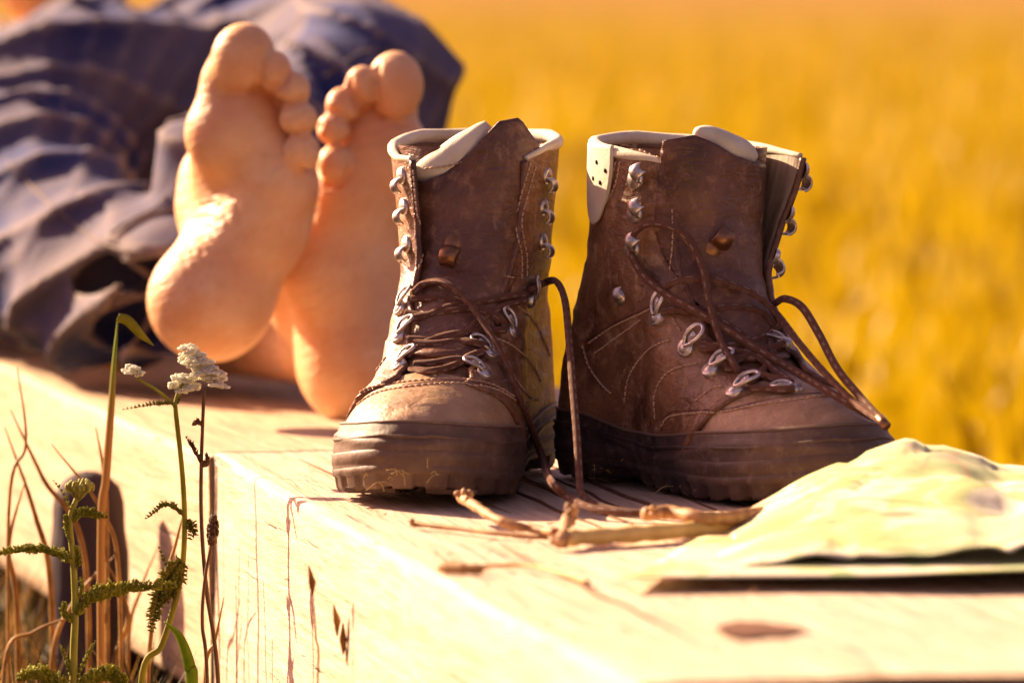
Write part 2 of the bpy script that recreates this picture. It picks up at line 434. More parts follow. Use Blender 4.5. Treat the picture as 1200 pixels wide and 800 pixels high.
# vertical cracks on the side face and checks on the top, each a thin dark wedge
def crack_side(y, z0, z1, wd, lean=0):
    mb = MB(); pts = []
    for i in range(13):
        tt = i/12; z = z0+(z1-z0)*tt
        pts.append(Vector((-.0015+.001*noise.noise(Vector((y*30, z*20, 0))), y+lean*tt+.0015*noise.noise(Vector((y*50, z*25, 3))), z)))
    mb.tube(pts, [wd*(.25+math.sin(math.pi*min(1, .15+i/13)))*.7 for i in range(13)], 5, flat=.6)
    mb.build('crack', M['crack'], nb)
def crack_top(x, y0, y1, wd, wig=.002):
    mb = MB(); pts = []
    for i in range(25):
        tt = i/24; y = y0+(y1-y0)*tt
        pts.append(Vector((x+wig*noise.noise(Vector((x*40, y*14, 0)))*2, y, .0003)))
    mb.tube(pts, [wd*(math.sin(math.pi*(.04+.92*i/24))) for i in range(25)], 5, flat=.35)
    mb.build('crack', M['crack'], nb)
for a in ((1.145, -.005, -.2, .0009, -.01), (1.07, -.07, -.2, .0005, -.012), (.93, -.12, -.2, .0004, -.004)): crack_side(*a)
for a in ((.10, .75, 1.16, .0016), (.13, .60, .95, .0011), (.15, .62, 1.15, .0020), (.168, .7, 1.0, .001), (.185, .55, 1.1, .0015), (.215, .6, 1.17, .0018), (.235, .7, 1.1, .0012), (.25, .3, .9, .0013), (.06, .1, .6, .0010), (.045, .85, 1.16, .0010)): crack_top(*a)
t = NT('dark_knot', .8, .2); v = t.mapping(); M['knot'] = t.out(t.mix(t.noise(v, 70, 5), (.05, .018, .012), (.20, .09, .045)), t.bump(t.noise(v, 70, 5), .8, .004))
# knot with a dark hollow near the viewer
kp = on_z(880, 742); mb = MB()
Rz = Matrix.Rotation(.1, 3, 'Z')
loc = nb.matrix_world
def nb_local(p):
    p = Vector(p)-Vector((nb.location.x, nb.location.y, 0)); return Matrix.Rotation(-nang, 3, 'Z') @ p
vs = [nb_local(kp)+Vector((0, 0, .0022))]
for k in range(24):
    a = 2*math.pi*k/24; rr_ = 1+.25*noise.noise(Vector((math.cos(a)*2, math.sin(a)*2, 0)))
    vs.append(nb_local(kp+Vector((.0205*math.cos(a)*rr_*(1+.25*math.cos(a)**3), .030*math.sin(a)*abs(math.sin(a))**.6*rr_, .0024))))
mesh_obj('knot', vs, [(0, 1+k, 1+(k+1) % 24) for k in range(24)], M['knot'], nb)

# ---------------------------------------------------------------- boots
BL = .285
def hc(u): return np.interp(u, [0, .126, .133, .141, .149, .159, .176, .20, .22, .24, .26, .273, .281, .2855], [.6, .40, .24, .160, .126, .105, .083, .0700, .0630, .0570, .0490, .0400, .0305, .018])
_uu = np.linspace(.126, .2855, 800); _hh = hc(_uu)
def uf_A(w_): return np.interp(w_, _hh[::-1], _uu[::-1])
def Wf(u): return np.interp(u, [-.02, 0, .03, .07, .11, .15, .19, .215, .25, .285, .30], [.034, .034, .0345, .0325, .0335, .040, .0475, .0490, .0470, .043, .042])
def sstep(a, b, x): t_ = np.clip((x-a)/(b-a), 0, 1); return t_*t_*(3-2*t_)

class Boot:
    def __init__(s, side, loc, yaw, lean=(0, 0)):
        s.side = side; s.lean = lean     # side: +1 toe curves to +v
        s.root = empty('hiking_boot', loc, yaw)
        s.M = Matrix.Translation(Vector(loc)) @ Matrix.Rotation(yaw, 4, 'Z')
        s.tv = []; s.tf = []
    def outline(s, phi, w_):
        phi, w_ = np.broadcast_arrays(np.asarray(phi, float), np.asarray(w_, float))
        sg = np.sign(np.where(phi == 0, 1, phi)); ap = np.abs(phi); c_ = np.cos(ap)
        uf = np.maximum(uf_A(np.maximum(w_, .018)), .126)
        ub = np.interp(w_, [0, .03, .06, .10, .14, .2], [.0, -.001, .002, .014, .022, .024])
        um = (uf+ub)/2; u = um+(uf-ub)/2*np.sign(c_)*np.abs(c_)**.92
        fb_ = np.sqrt(np.clip(1-np.clip((.05-u)/(.05-ub), 0, 1)**2.4, 0, 1))
        ff_ = np.sqrt(np.clip(1-np.clip((u-.195)/(.2860-.195), 0, 1)**2.5, 0, 1))
        q = np.sqrt(np.clip(1-np.clip((w_-.014)/(hc(u)-.014), 0, 1)**2.6, 0, 1))
        vA = Wf(u)*fb_*ff_*q*np.interp(w_, [0, .03, .06, .1], [1, 1, .97, .98])
        # shaft
        fr = np.interp(w_, [.07, .10, .12, .15, .2, .23], [.180, .156, .143, .133, .128, .128]); hw = np.interp(w_, [.05, .09, .12, .15, .2, .23], [.036, .0365, .0380, .0405, .0455, .046])
        uc = .075; ru = np.where(c_ > 0, fr-uc, uc-ub)
        pf = np.where(c_ > 0, .80, .97); uB = uc+ru*np.sign(c_)*np.abs(c_)**pf; vB = hw*np.abs(np.sin(ap))**pf
        k = sstep(.082, .128, w_)
        U = u*(1-k)+uB*k; V_ = (vA*(1-k)+vB*k)*sg
        # last curve
        V_ = V_+s.side*(.006*np.sin(np.clip(U/BL, 0, 1)*math.pi*1.2-.9))*np.clip(1-w_/.12, 0, 1)
        return U, V_, w_
    def surf(s, phi, w_, off=0.0):
        e = 1e-4
        def p(a, b): return np.stack(s.outline(a, b), -1)
        p0 = p(phi, w_)
        dphi = p(np.asarray(phi)+.004, w_)-p(np.asarray(phi)-.004, w_); dw = p(phi, np.asarray(w_)+.0006)-p(phi, np.asarray(w_)-.0006)
        n = np.cross(dphi, dw); n /= (np.linalg.norm(n, axis=-1, keepdims=True)+1e-12)
        # outward check: away from the inside axis
        cen = np.stack([np.clip(p0[..., 0], .05, .2), p0[..., 1]*0, np.minimum(p0[..., 2], .04)], -1)
        sgn = np.sign(((p0-cen)*n).sum(-1, keepdims=True)); sgn[sgn == 0] = 1
        return p0+n*sgn*np.asarray(off)[..., None] if np.ndim(off) else p0+n*sgn*off
    def local(s, uvw):
        u, v, w_ = uvw[..., 0], uvw[..., 1], uvw[..., 2]
        w2 = w_+.009*np.clip((u-.19)/.095, 0, 1)**2
        k = np.clip(w_-.06, 0, 1)
        return np.stack([v+s.lean[0]*k, -(u+s.lean[1]*k-.14), w2], -1)
    def wrinkle(s, L, amp=.0012, sd=0):
        sh = L.shape; Q = L.reshape(-1, 3).copy()
        for i in range(len(Q)):
            p = Vector(Q[i]); a = amp
            fl = math.exp(-((p.z-.105)/.03)**2)*1.6+.5
            n1 = noise.noise(Vector((p.x*28+sd, p.y*28, p.z*75)))
            n1 = (1-abs(n1)*2)*.8+noise.noise(Vector((p.x*60, p.y*60+sd, p.z*60)))*.4
            r = Vector((p.x, p.y+.07, 0)) if p.z > .08 else Vector((p.x, 0, .05))
            r.normalize(); q = p+r*a*fl*n1; Q[i] = q
        return Q.reshape(sh)
    def grid(s, name, L, m, thick=0, closed=False, cast=True, parent=None, flip=False):
        nr, nc = L.shape[:2]; F = grid_faces(nr, nc, closed)
        if flip: F = [f[::-1] for f in F]
        o = mesh_obj(name, L.reshape(-1, 3), F, m, parent or s.root)
        if thick:
            md = o.modifiers.new('thickness', 'SOLIDIFY'); md.thickness = thick; md.offset = -1; md.use_rim = True
        if cast: s.addcast(L.reshape(-1, 3), F)
        return o
    def addcast(s, V, F):
        b = len(s.tv); s.tv += [s.M @ Vector(v) for v in V]; s.tf += [tuple(i+b for i in f) for f in F]
    def bvh(s): s.tree = BVHTree.FromPolygons(s.tv, s.tf)
    def cast(s, px, py):
        r = ray(px, py); h_ = s.tree.ray_cast(CAML, r)
        if h_[0] is None: return None
        n = h_[1]; n = -n if n.dot(r) > 0 else n
        return h_[0], n
    def inv(s, p): return s.M.inverted() @ Vector(p)

    # ---- the parts
    def build_base(s, top=.192):
        ph = np.linspace(-math.pi, math.pi, 121)[:-1]
        ws = np.concatenate([np.linspace(.012, .05, 14), np.linspace(.052, .08, 20), np.linspace(.083, top, 42)])
        PH, WW = np.meshgrid(ph, ws)
        L = s.wrinkle(s.local(s.surf(PH, WW, 0.0)), .0010, 3)
        s.grid('upper', L, M['leather_dark'], closed=True)
    def phi0(s, w_, g, sd):
        ph = np.linspace(.01, 2.2, 500); U, V_, _ = s.outline(ph*sd, np.full(500, w_))
        us = np.interp(w_, [.02, .04, .066], [.178, .196, .212]) if w_ < .072 else 9
        i = np.argmax((np.abs(V_) > g) & (U < us)); return ph[i]
    def quarter(s, sd, gfun, topfun, flare, lining='lining'):
        ws_t = np.concatenate([np.linspace(0, .3, 22), np.linspace(.32, 1, 46)]); nt = 60
        G = np.zeros((len(ws_t), nt, 3)); I = np.zeros_like(G); tt = np.linspace(0, 1, nt)**1.25
        for i, a in enumerate(ws_t):
            wl_ = .022+(.2-.022)*a
            p0 = s.phi0(wl_, gfun(wl_), sd)
            ph = (p0+(math.pi-p0)*tt)
            tp = topfun(ph); w_ = .022+(tp-.022)*a
            off = np.full(nt, .0036)+.0012*np.exp(-((tt)/.02)**2)
            E = s.surf(ph*sd, w_, off); N_ = s.surf(ph*sd, w_, off-.0030)
            fx, fu = flare(w_, tt)
            for Q in (E, N_):
                Q[:, 1] += sd*fx; Q[:, 0] += fu
            G[i] = s.local(E); I[i] = s.local(N_)
        G = s.wrinkle(G, .0016, 11+sd); 
        q = s.grid('quarter', G, M['leather'], flip=(sd > 0)); s.grid('lining', I, M[lining], flip=(sd < 0))
        # closing edge strip, rolled leather border and piping down the front edge
        mb = MB(); ed = [Vector((G[i, 0]+I[i, 0])/2) for i in range(0, len(ws_t))]; mb.tube(ed, .0021, 8)
        mb.build('edge_binding', M['leather_dark'], s.root)
        s.addcast(*s._tub(ed, .0021))
        return G, I
    def _tub(s, pts, r):
        mb = MB(); mb.tube(pts, r, 6); return mb.v, mb.f
    def collar(s, G1, I1, G2, I2, rad=.0038, t0=2):
        a = [Vector((G1[-1, i]+I1[-1, i])/2) for i in range(t0, G1.shape[1])]; b = [Vector((G2[-1, i]+I2[-1, i])/2) for i in range(t0, G2.shape[1])]
        pts = a+b[::-1][1:]; n = len(pts)
        mb = MB(); mb.tube([p+Vector((0, 0, .001)) for p in pts], [rad*(.4+.6*min(1, min(i, n-1-i)/26)**1.5)*(1+.05*math.sin(i*.35)) for i in range(n)], 10)
        mb.build('collar', M['cream'], s.root); s.addcast(mb.v, mb.f)
    def rand(s):
        ph = np.linspace(-math.pi, math.pi, 161)[:-1]; rows = np.linspace(0, 1, 14)
        U, _, _ = s.outline(ph, .03)
        rh = np.interp(U, [0, .05, .1, .14, .18, .2, .225, .25, .285], [.038, .038, .031, .031, .034, .036, .0365, .036, .0345])
        G = np.zeros((15, len(ph), 3))
        for i, a in enumerate(rows):
            w_ = .010+(rh-.010)*a
            off = .0058+.0008*math.sin(a*math.pi)+(.0006 if a > .9 else 0)
            # moulded ridge that swings along the band
            ridge = .0016*np.exp(-((w_-(.024+.006*np.sin(U*34)))/.0018)**2)
            G[i] = s.local(s.surf(ph, w_, np.full(len(ph), off-.0018)+ridge))
        G[14] = s.local(s.surf(ph, rh-.0005, np.full(len(ph), .001)))
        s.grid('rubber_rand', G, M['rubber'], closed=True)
        lip = [Vector(p) for p in G[13]]; mb = MB(); mb.tube(lip+[lip[0]], .0009, 6, cap=False); mb.build('rand_lip', M['lip'], s.root)
        ww = np.interp(U, [0, .05, .09, .13, .17, .21, .25, .285], [.030, .031, .0265, .0235, .027, .0285, .0275, .027])
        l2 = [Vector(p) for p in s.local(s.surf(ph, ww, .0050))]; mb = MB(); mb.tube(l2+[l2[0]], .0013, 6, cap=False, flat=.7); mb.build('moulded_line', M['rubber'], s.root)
    def toecap(s):
        # pale scuffed leather cap in front of the lacing
        rows = np.linspace(.028, .0655, 40); nt = 61; G = np.zeros((40, nt, 3))
        for i, w_ in enumerate(rows):
            ph = np.linspace(.01, 2.6, 600)
            U, V_, _ = s.outline(ph, np.full(600, w_)); us = np.interp(w_, [.028, .045, .058, .0655], [.185, .197, .210, .2145])
            lim = ph[np.argmax(U < us)]; pp = np.linspace(-lim, lim, nt)
            G[i] = s.local(s.surf(pp, np.full(nt, w_), .0024))
        for i in range(40):
            for k in range(nt):
                p = G[i, k]; G[i, k, 2] += .0006*noise.noise(Vector(p*60))+.0012*math.sin(p[0]*260+p[1]*120)*math.exp(-((p[1]+.062)/.012)**2)*.5
        s.grid('toe_cap', G, M['leather_pale'], cast=True)
        return G
    def sole(s):
        ph = np.linspace(-math.pi, math.pi, 321)[:-1]
        U, V_, _ = s.outline(ph, .02)
        arch = np.exp(-((U-.088)/.020)**2)*.011
        prof = [(-.003, .0006), (.0012, .0), (.0026, .0025), (.0036, .008), (.0048, .0092), (.0048, .0125), (.0038, .0135), (.0052, .0150), (.0054, .0205), (.0040, .0225), (.0, .0225)]
        rows = []
        lug = (np.sin(np.cumsum(np.hypot(np.gradient(U), np.gradient(V_)))*2*math.pi/.019) > -.45).astype(float)
        for i, (o, z) in enumerate(prof):
            oo = np.full(len(ph), o)
            if i in (1, 2, 3): oo = oo-.0020*(1-lug)*(1 if i < 4 else .0)
            p = s.surf(ph, np.full(len(ph), .02), oo*1.0)
            # keep it horizontal
            p[:, 2] = z+arch*np.clip(1-z/.014, 0, 1)*(1 if i < 6 else .0)+(.0015*(1-lug)*(i in (0, 1)))
            rows.append(s.local(p))
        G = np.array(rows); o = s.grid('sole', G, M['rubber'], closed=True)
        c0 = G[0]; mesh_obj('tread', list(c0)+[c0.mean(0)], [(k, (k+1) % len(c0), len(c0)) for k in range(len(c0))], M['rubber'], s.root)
        # tread lugs underneath
        for j in range(14):
            for k in (-1, 1):
                u = .02+j*.0185
                if .07 < u < .11: continue
                W = float(Wf(u))
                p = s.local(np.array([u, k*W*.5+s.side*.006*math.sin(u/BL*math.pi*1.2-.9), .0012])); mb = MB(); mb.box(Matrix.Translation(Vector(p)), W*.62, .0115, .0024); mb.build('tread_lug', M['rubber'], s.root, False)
    def tongue(s, topfun, fold=0, wide=.040, shift=0, lean=0):
        nr, nc = 46, 37; G = np.zeros((nr, nc, 3))
        for i in range(nr):
            a = i/(nr-1)
            for k in range(nc):
                b = -1+2*k/(nc-1); vv = b*wide
                wt = topfun(b); w_ = .074+(wt-.074)*a
                wq = min(w_, .2)
                # front surface position at lateral vv
                ph = np.linspace(.001, 1.6, 60); U, V_, _ = s.outline(ph, np.full(60, wq))
                j = min(np.searchsorted(V_-V_[0], abs(vv)*(.52+.48*float(sstep(.08, .15, w_)))), 59)
                u = U[j]+.0009
                x = vv*(.52+.48*sstep(.08, .15, w_))+shift*sstep(.12, .2, w_); G[i, k] = (u+lean*sstep(.11, .2, w_)+.0010*math.sin(b*5+w_*60)*sstep(.1, .14, w_), x, w_)
        L = s.local(G); L = s.wrinkle(L, .0009, 40)
        o = s.grid('tongue', L, M['leather_dark'], thick=.003, flip=True)
        return L
    def roll(s, L, k0, k1, rad, back=.006, up=.0, name='tongue_padding'):
        pts = [Vector(L[-1, k])+Vector((0, back, up)) for k in range(k0, k1)]
        n = len(pts); mb = MB()
        mb.tube(pts, [rad*math.sqrt(max(.05, math.sin(math.pi*(i+.5)/n))) for i in range(n)], 12)
        mb.build(name, M['cream'], s.root); s.addcast(mb.v, mb.f)

    # ---- small hardware on the surface
    def frame(s, px, py, ang):
        h_ = s.cast(px, py)
        if h_ is None: return None
        p, n = h_
        d = CAMM @ Vector((math.cos(R(ang)), math.sin(R(ang)), 0)); d = (d-n*d.dot(n)).normalized()
        y = n.cross(d); Mx = Matrix((d, y, n)).transposed().to_4x4(); Mx.translation = p
        return s.M.inverted() @ Mx
    def eyelet(s, px, py, ang, size=1.0):
        F = s.frame(px, py, ang)
        if F is None: return
        z = size
        base = bpy.data.objects.new('eyelet', None); base.empty_display_size = .005; link(base, s.root); base.matrix_local = F
        mb = MB(); mb.v = []; pts = []
        # teardrop loop
        for i in range(22):
            a = 2*math.pi*i/21
            x = .0080*z+math.cos(a)*.0068*z; y = math.sin(a)*.0036*z*(1+.25*math.cos(a))
            pts.append(Vector((x, y, .0026*z+.0018*z*math.sin(min(1, max(0, (x+.001)/.016/z))*math.pi))))
        mb.tube(pts, .00105*z, 8, cap=False); mb.build('loop', M['steel'], base)
        mb = MB(); lathe(mb, [(.0, .0034), (.0026, .0032), (.0031, .0026), (.0034, .0024), (.0047, .0024), (.0050, .0019), (.0050, -.001)], 18, z); mb.build('rivet', M['steel'], base)
        mb = MB(); 
        for q in range(6):
            tt_ = q/5; mb.box(Matrix.Translation((.0035*z+.0055*z*tt_, 0, .0022*z+.0016*z*math.sin(tt_*2.2))), .0016*z, .0036*z*(1-.2*tt_), .0013*z)
        mb.build('strap_plate', M['steel'], base)
    def hook(s, px, py, ang, size=1.0, m='steel'):
        F = s.frame(px, py, ang)
        if F is None: return
        s.hook_at(F, size, m)
    def hook_at(s, F, size=1.0, m='steel'):
        z = size
        base = bpy.data.objects.new('lace_hook', None); base.empty_display_size = .005; link(base, s.root); base.matrix_local = F
        mb = MB(); lathe(mb, [(.0, .0024), (.0026, .0022), (.0034, .0016), (.0038, .0016), (.0044, .0008), (.0046, -.001)], 16, z); mb.build('rivet', M[m], base)
        # horn: sheet curled up and over
        ws = np.linspace(0, 1, 14); V = []; nc = 9
        for a in ws:
            th = a*math.pi*.80
            x = .0012+.0040*(1-math.cos(th)); zz = .0012+.0052*math.sin(th)
            hw_ = .0040*(1-.30*a**1.5)
            for k in range(nc):
                b = -1+2*k/(nc-1); V.append((x*z+.0008*z*b*b, b*hw_*z, (zz-.0022*b*b*(.4+.6*a))*z))
        o = mesh_obj('horn', V, grid_faces(14, nc), M[m], base)
        md = o.modifiers.new('thickness', 'SOLIDIFY'); md.thickness = .0013*z; md.offset = 0
        md = o.modifiers.new('round', 'SUBSURF'); md.levels = 1; md.render_levels = 1
    def surfpath(s, pts, lift=.002, n=8):
        """picture points laid on the boot's surface; (px,py[,extra lift or ('y',depth)])"""
        out = []
        for q in pts:
            if len(q) > 2 and isinstance(q[2], tuple): out.append(P(q[0], q[1], q[2][1])); continue
            h_ = s.cast(q[0], q[1]); ex = q[2] if len(q) > 2 else 0
            out.append(None if h_ is None else h_[0]+h_[1]*(lift*.6)-ray(q[0], q[1])*(lift*.6+ex))
        known = [i for i, o in enumerate(out) if o is not None]
        if not known: return None
        for i, o in enumerate(out):
            if o is None:
                a = max([k for k in known if k < i], default=None); b = min([k for k in known if k > i], default=None)
                ya = out[a].y if a is not None else out[b].y; yb = out[b].y if b is not None else ya
                f = (i-a)/(b-a) if (a is not None and b is not None) else 0
                out[i] = P(pts[i][0], pts[i][1], ya+(yb-ya)*f)
        return catmull(out, n)
    def lace(s, pts, r=.0023, lift=.003, aglet=False):
        W_ = s.surfpath(pts, lift, 10)
        if W_ is None: return
        W_ = [s.inv(p) for p in W_]
        mb = MB(); mb.tube(W_, r, 10, flat=.85); o = mb.build('lace', M['lace'], s.root)
        return o
    def seam(s, pts, step=.0036, groove=True, m='thread', r=.00055, dense=26, double=0):
        raw = []
        for i in range(len(pts)-1):
            for k in range(dense):
                tt_ = k/dense; raw.append((pts[i][0]*(1-tt_)+pts[i+1][0]*tt_, pts[i][1]*(1-tt_)+pts[i+1][1]*tt_))
        raw.append(pts[-1]); W_ = []
        cm = catmull([Vector((a[0], a[1], 0)) for a in pts], dense) if len(pts) > 2 else [Vector((a[0], a[1], 0)) for a in raw]
        for q in cm:
            h_ = s.cast(q.x, q.y)
            if h_: W_.append((s.inv(h_[0]), (s.M.inverted().to_3x3() @ h_[1])))
        if len(W_) < 3: return
        out = []; acc = 0; mb = MB(); last = W_[0][0]; start = None
        pos = [W_[0][0]]; cum = [0]
        for i in range(1, len(W_)):
            dlt = (W_[i][0]-W_[i-1][0]).length
            if dlt > .01: dlt = .0001
            cum.append(cum[-1]+dlt)
        T = cum[-1]; x = 0; arr = np.array([list(a[0]) for a in W_]); nn = np.array([list(a[1]) for a in W_])
        def at(d): return Vector([np.interp(d, cum, arr[:, j]) for j in range(3)]), Vector([np.interp(d, cum, nn[:, j]) for j in range(3)])
        while x < T-step:
            L_ = step*random.uniform(.55, .72); a, na = at(x); b, _ = at(x+L_)
            if (b-a).length < step*1.5: mb.tube([a-na*.0002, a+na*.00035, (a+b)/2+na*.0006, b+na*.00035, b-na*.0002], r, 5)
            x += step
        if mb.v:
            o = mb.build('stitching', M[m], s.root); o['kind'] = 'stuff'
        if groove:
            mg = MB(); G_ = [at(T*i/60) for i in range(61)]; mg.tube([g[0]-g[1]*.0003 for g in G_], .00075, 5)
            mg.build('seam_welt', M['leather_dark'], s.root)

def lathe(mb, prof, n, z=1.0):
    vs = []; fs = []
    for (r, h_) in prof:
        for k in range(n):
            a = 2*math.pi*k/n; vs.append((r*z*math.cos(a), r*z*math.sin(a), h_*z))
    for i in range(len(prof)-1):
        for k in range(n):
            k2 = (k+1) % n; fs.append((i*n+k, (i+1)*n+k, (i+1)*n+k2, i*n+k2))
    mb.add(vs, fs)

# ======== left boot (toe to the viewer)
def place(toe, yaw):      # centre of the boot from its toe tip
    return (toe[0]-math.sin(yaw)*.145, toe[1]+math.cos(yaw)*.145, .003)
yawL = R(-10)
bl = Boot(-1, place((-.0560, 3.113), yawL), yawL, lean=(-.02, -.05))
tag(bl.root, 'worn brown leather hiking boot on the left, toe towards the viewer', 'boot', 'pair of hiking boots on the timber')
bl.build_base(); bl.sole(); bl.rand(); bl.toecap()
gL = lambda w_: np.interp(w_, [.066, .09, .12, .15, .2], [.019, .020, .023, .026, .0275])
gLa = lambda w_: gL(w_)+.004*sstep(.1, .15, w_)
gLb = lambda w_: gL(w_)-.0055*sstep(.1, .15, w_)
G1, I1 = bl.quarter(1, gLa, lambda ph: np.interp(ph, [.4, 1.2, 2.2, 3.14], [.180, .190, .195, .195]), lambda w_, t_: (.004*sstep(.12, .2, w_)*np.exp(-t_/.15), -.002*np.exp(-t_/.1)))
G2, I2 = bl.quarter(-1, gLb, lambda ph: np.interp(ph, [.4, .9, 1.4, 2.2, 3.14], [.184, .184, .190, .195, .195]), lambda w_, t_: (.003*sstep(.12, .2, w_)*np.exp(-t_/.15), .010*sstep(.09, .17, w_)*np.exp(-t_/.12)))
bl.collar(G1, I1, G2, I2)
TL = bl.tongue(lambda b: np.interp(b, [-1, -.6, -.2, .2, .55, .8, 1], [.172, .170, .176, .190, .2065, .2085, .192]), wide=.040)
bl.roll(TL, 5, 26, .0105, .007, .006)
bl.bvh()
# ======== right boot (turned to the right)
yawR = R(29)
br_ = Boot(1, place((.1865, 3.095), yawR), yawR, lean=(.07, .06))
tag(br_.root, 'worn brown leather hiking boot on the right, turned sideways with one flap open', 'boot', 'pair of hiking boots on the timber')
br_.build_base(); br_.sole(); br_.rand(); br_.toecap()
gR = lambda w_: gL(w_)+.004*sstep(.1, .15, w_)
G1r, I1r = br_.quarter(1, gR, lambda ph: np.interp(ph, [.4, 1.2, 2.2, 3.14], [.185, .188, .192, .195]), lambda w_, t_: (.020*sstep(.10, .19, w_)*np.exp(-t_/.22), .004*sstep(.1, .2, w_)*np.exp(-t_/.25)))
G2r, I2r = br_.quarter(-1, gL, lambda ph: np.interp(ph, [.4, 1.0, 2.2, 3.14], [.180, .186, .193, .195]), lambda w_, t_: (0*w_, -.002*np.exp(-t_/.1)))
br_.collar(G1r, I1r, G2r, I2r)
TR = br_.tongue(lambda b: np.interp(b, [-1, -.6, -.2, .2, .6, 1], [.197, .200, .195, .188, .184, .182]), wide=.033, shift=-.003)
br_.roll(TR, 10, 35, .0090, .007, .004)
br_.bvh()
#@@DETAIL
# ---- hardware, seams and laces of the left boot (found on its surface)
for (x, y, a) in ((622, 352, 125), (600, 388, 132), (575, 413, 140), (567, 438, 155)): bl.eyelet(x, y, a, .95)
for (x, y, a) in ((470, 362, 55), (468, 395, 55), (468, 428, 20)): bl.eyelet(x, y, a, .95)
for (x, y) in ((471, 206), (474, 242), (477, 286)): bl.hook(x, y, -65, 1.15)
bl.hook(462, 337, 0, .9)
for (x, y) in ((641, 206), (637, 243), (636, 283)): bl.hook(x, y, -110, 1.1)
bl.hook(651, 325, -120, .9)
bl.hook(531, 286, -100, 1.5, 'bronze')
for pts in (((621, 190), (612, 225), (605, 262), (611, 300), (611, 328)), ((627, 196), (618, 228), (611, 262), (617, 300), (617, 328)),
            ((498, 198), (540, 190), (575, 165), (600, 147), (618, 160), (624, 180)),
            ((515, 303), (540, 318), (575, 322), (608, 326)), ((596, 352), (622, 372), (637, 398), (645, 420)), ((577, 395), (600, 405), (622, 425), (634, 448)),
            ((600, 440), (618, 462), (632, 470)), ((412, 470), (430, 455), (470, 448), (530, 444), (575, 450), (610, 468), (632, 466)),
            ((415, 477), (440, 461), (480, 453), (530, 449), (580, 456), (612, 474)), ((424, 452), (440, 436), (455, 415)), ((484, 200), (489, 250), (497, 285), (489, 320))):
    bl.seam(pts, groove=False)
for pts in (((404, 478), (430, 458), (470, 451), (530, 446), (575, 452), (612, 470)), ((515, 300), (540, 315), (575, 319), (611, 323))):
    bl.seam(pts, step=99, groove=True)
for (x, y) in ((565, 209), (549, 233), (523, 226)):
    F = bl.frame(x, y, 0)
    if F: mb = MB(); lathe(mb, [(0, .0004), (.0012, .0003), (.0013, -.001)], 10); o = mb.build('punched_hole', M['hole'], bl.root); o.matrix_local = F
LL = bl.lace
LL([(484, 345, .002), (498, 335, .004), (520, 333, .006), (545, 352, .007), (566, 382, .007), (588, 420, .007), (610, 478, .008), (630, 530, .010), (644, 560, ('y', 3.10)), (662, 580, ('y', 3.085)), (690, 594, ('y', 3.06)), (730, 600, ('y', 3.045)), (775, 602, ('y', 3.04)), (822, 604, ('y', 3.03))])
LL([(618, 340, .001), (636, 330, .003), (652, 330, .004), (662, 352, .005), (667, 400, .006), (671, 450, .008), (676, 510, ('y', 3.14)), (679, 560, ('y', 3.12)), (682, 578, ('y', 3.11)), (700, 592, ('y', 3.09)), (740, 600, ('y', 3.07)), (790, 604, ('y', 3.05))])
LL([(478, 368), (500, 372), (525, 362), (560, 356), (592, 348), (614, 346)])
LL([(482, 352), (510, 352), (545, 357), (570, 366), (584, 380)])
LL([(480, 398), (510, 400), (540, 395), (565, 375), (588, 360), (612, 352)])
LL([(480, 376), (500, 372), (530, 366), (555, 364), (580, 372), (590, 384)])
LL([(480, 402), (510, 406), (536, 402), (556, 404), (568, 408)])
LL([(478, 420), (500, 404), (530, 394), (560, 390), (590, 388)])
LL([(486, 430), (510, 428), (535, 424), (552, 428), (562, 432)])
LL([(482, 436), (505, 438), (530, 432), (550, 420), (566, 414)])
# ---- right boot
for (x, y) in ((745, 210), (744, 251), (741, 292)): br_.hook(x, y, 30, 1.25)
br_.hook(727, 348, 20, 1.1)
for (x, y, a) in ((771, 372, 62), (805, 408, 38), (834, 434, 32), (862, 459, 25)): br_.eyelet(x, y, a, 1.1)
for (x, y, a) in ((916, 366, 110), (919, 402, 120), (931, 456, 150)): br_.eyelet(x, y, a, .9)
br_.hook(837, 292, 60, 1.5, 'bronze')
# profile hooks standing on the open flap's outer face
for (i, sc_) in ((64, 1.25), (54, 1.25), (44, 1.25)):
    p = Vector(G1r[i, 2]); q = Vector(G1r[i, 6]); up_ = (Vector(G1r[i+1, 2])-Vector(G1r[i-1, 2])).normalized()
    tn = (q-p).normalized(); nrm = up_.cross(tn).normalized(); nrm = nrm if nrm.x > 0 else -nrm
    xax = -up_; yax = nrm.cross(xax)
    F = Matrix((xax, yax, nrm)).transposed().to_4x4(); F.translation = p+nrm*.0005
    br_.hook_at(F, sc_)
for pts in (((722, 190), (716, 215), (705, 233), (692, 243)), ((727, 190), (722, 215), (712, 235), (694, 248)), ((727, 170), (740, 172), (765, 182), (800, 200), (850, 212)), ((790, 208), (788, 240), (789, 280), (784, 325)),
            ((690, 402), (720, 382), (750, 368), (770, 358)), ((697, 414), (725, 394), (752, 374)), ((683, 405), (690, 428), (705, 450), (718, 462)), ((732, 470), (738, 440), (760, 410), (790, 396)), ((768, 490), (768, 460), (785, 435), (822, 424)), ((788, 372), (800, 392)),
            ((775, 500), (785, 488), (815, 484), (850, 482), (880, 476), (920, 470), (970, 464), (1005, 470)), ((815, 470), (835, 455), (850, 452))):
    br_.seam(pts, groove=False)
for pts in (((688, 399), (718, 379), (750, 364), (772, 354)), ((774, 505), (784, 484), (815, 480), (850, 479), (900, 468), (960, 460), (1005, 466))):
    br_.seam(pts, step=99, groove=True)
for (x, y) in ((809, 245), (836, 238)):
    F = br_.frame(x, y, 0)
    if F: mb = MB(); lathe(mb, [(0, .0004), (.0015, .0003), (.0016, -.001)], 10); o = mb.build('punched_hole', M['hole'], br_.root); o.matrix_local = F
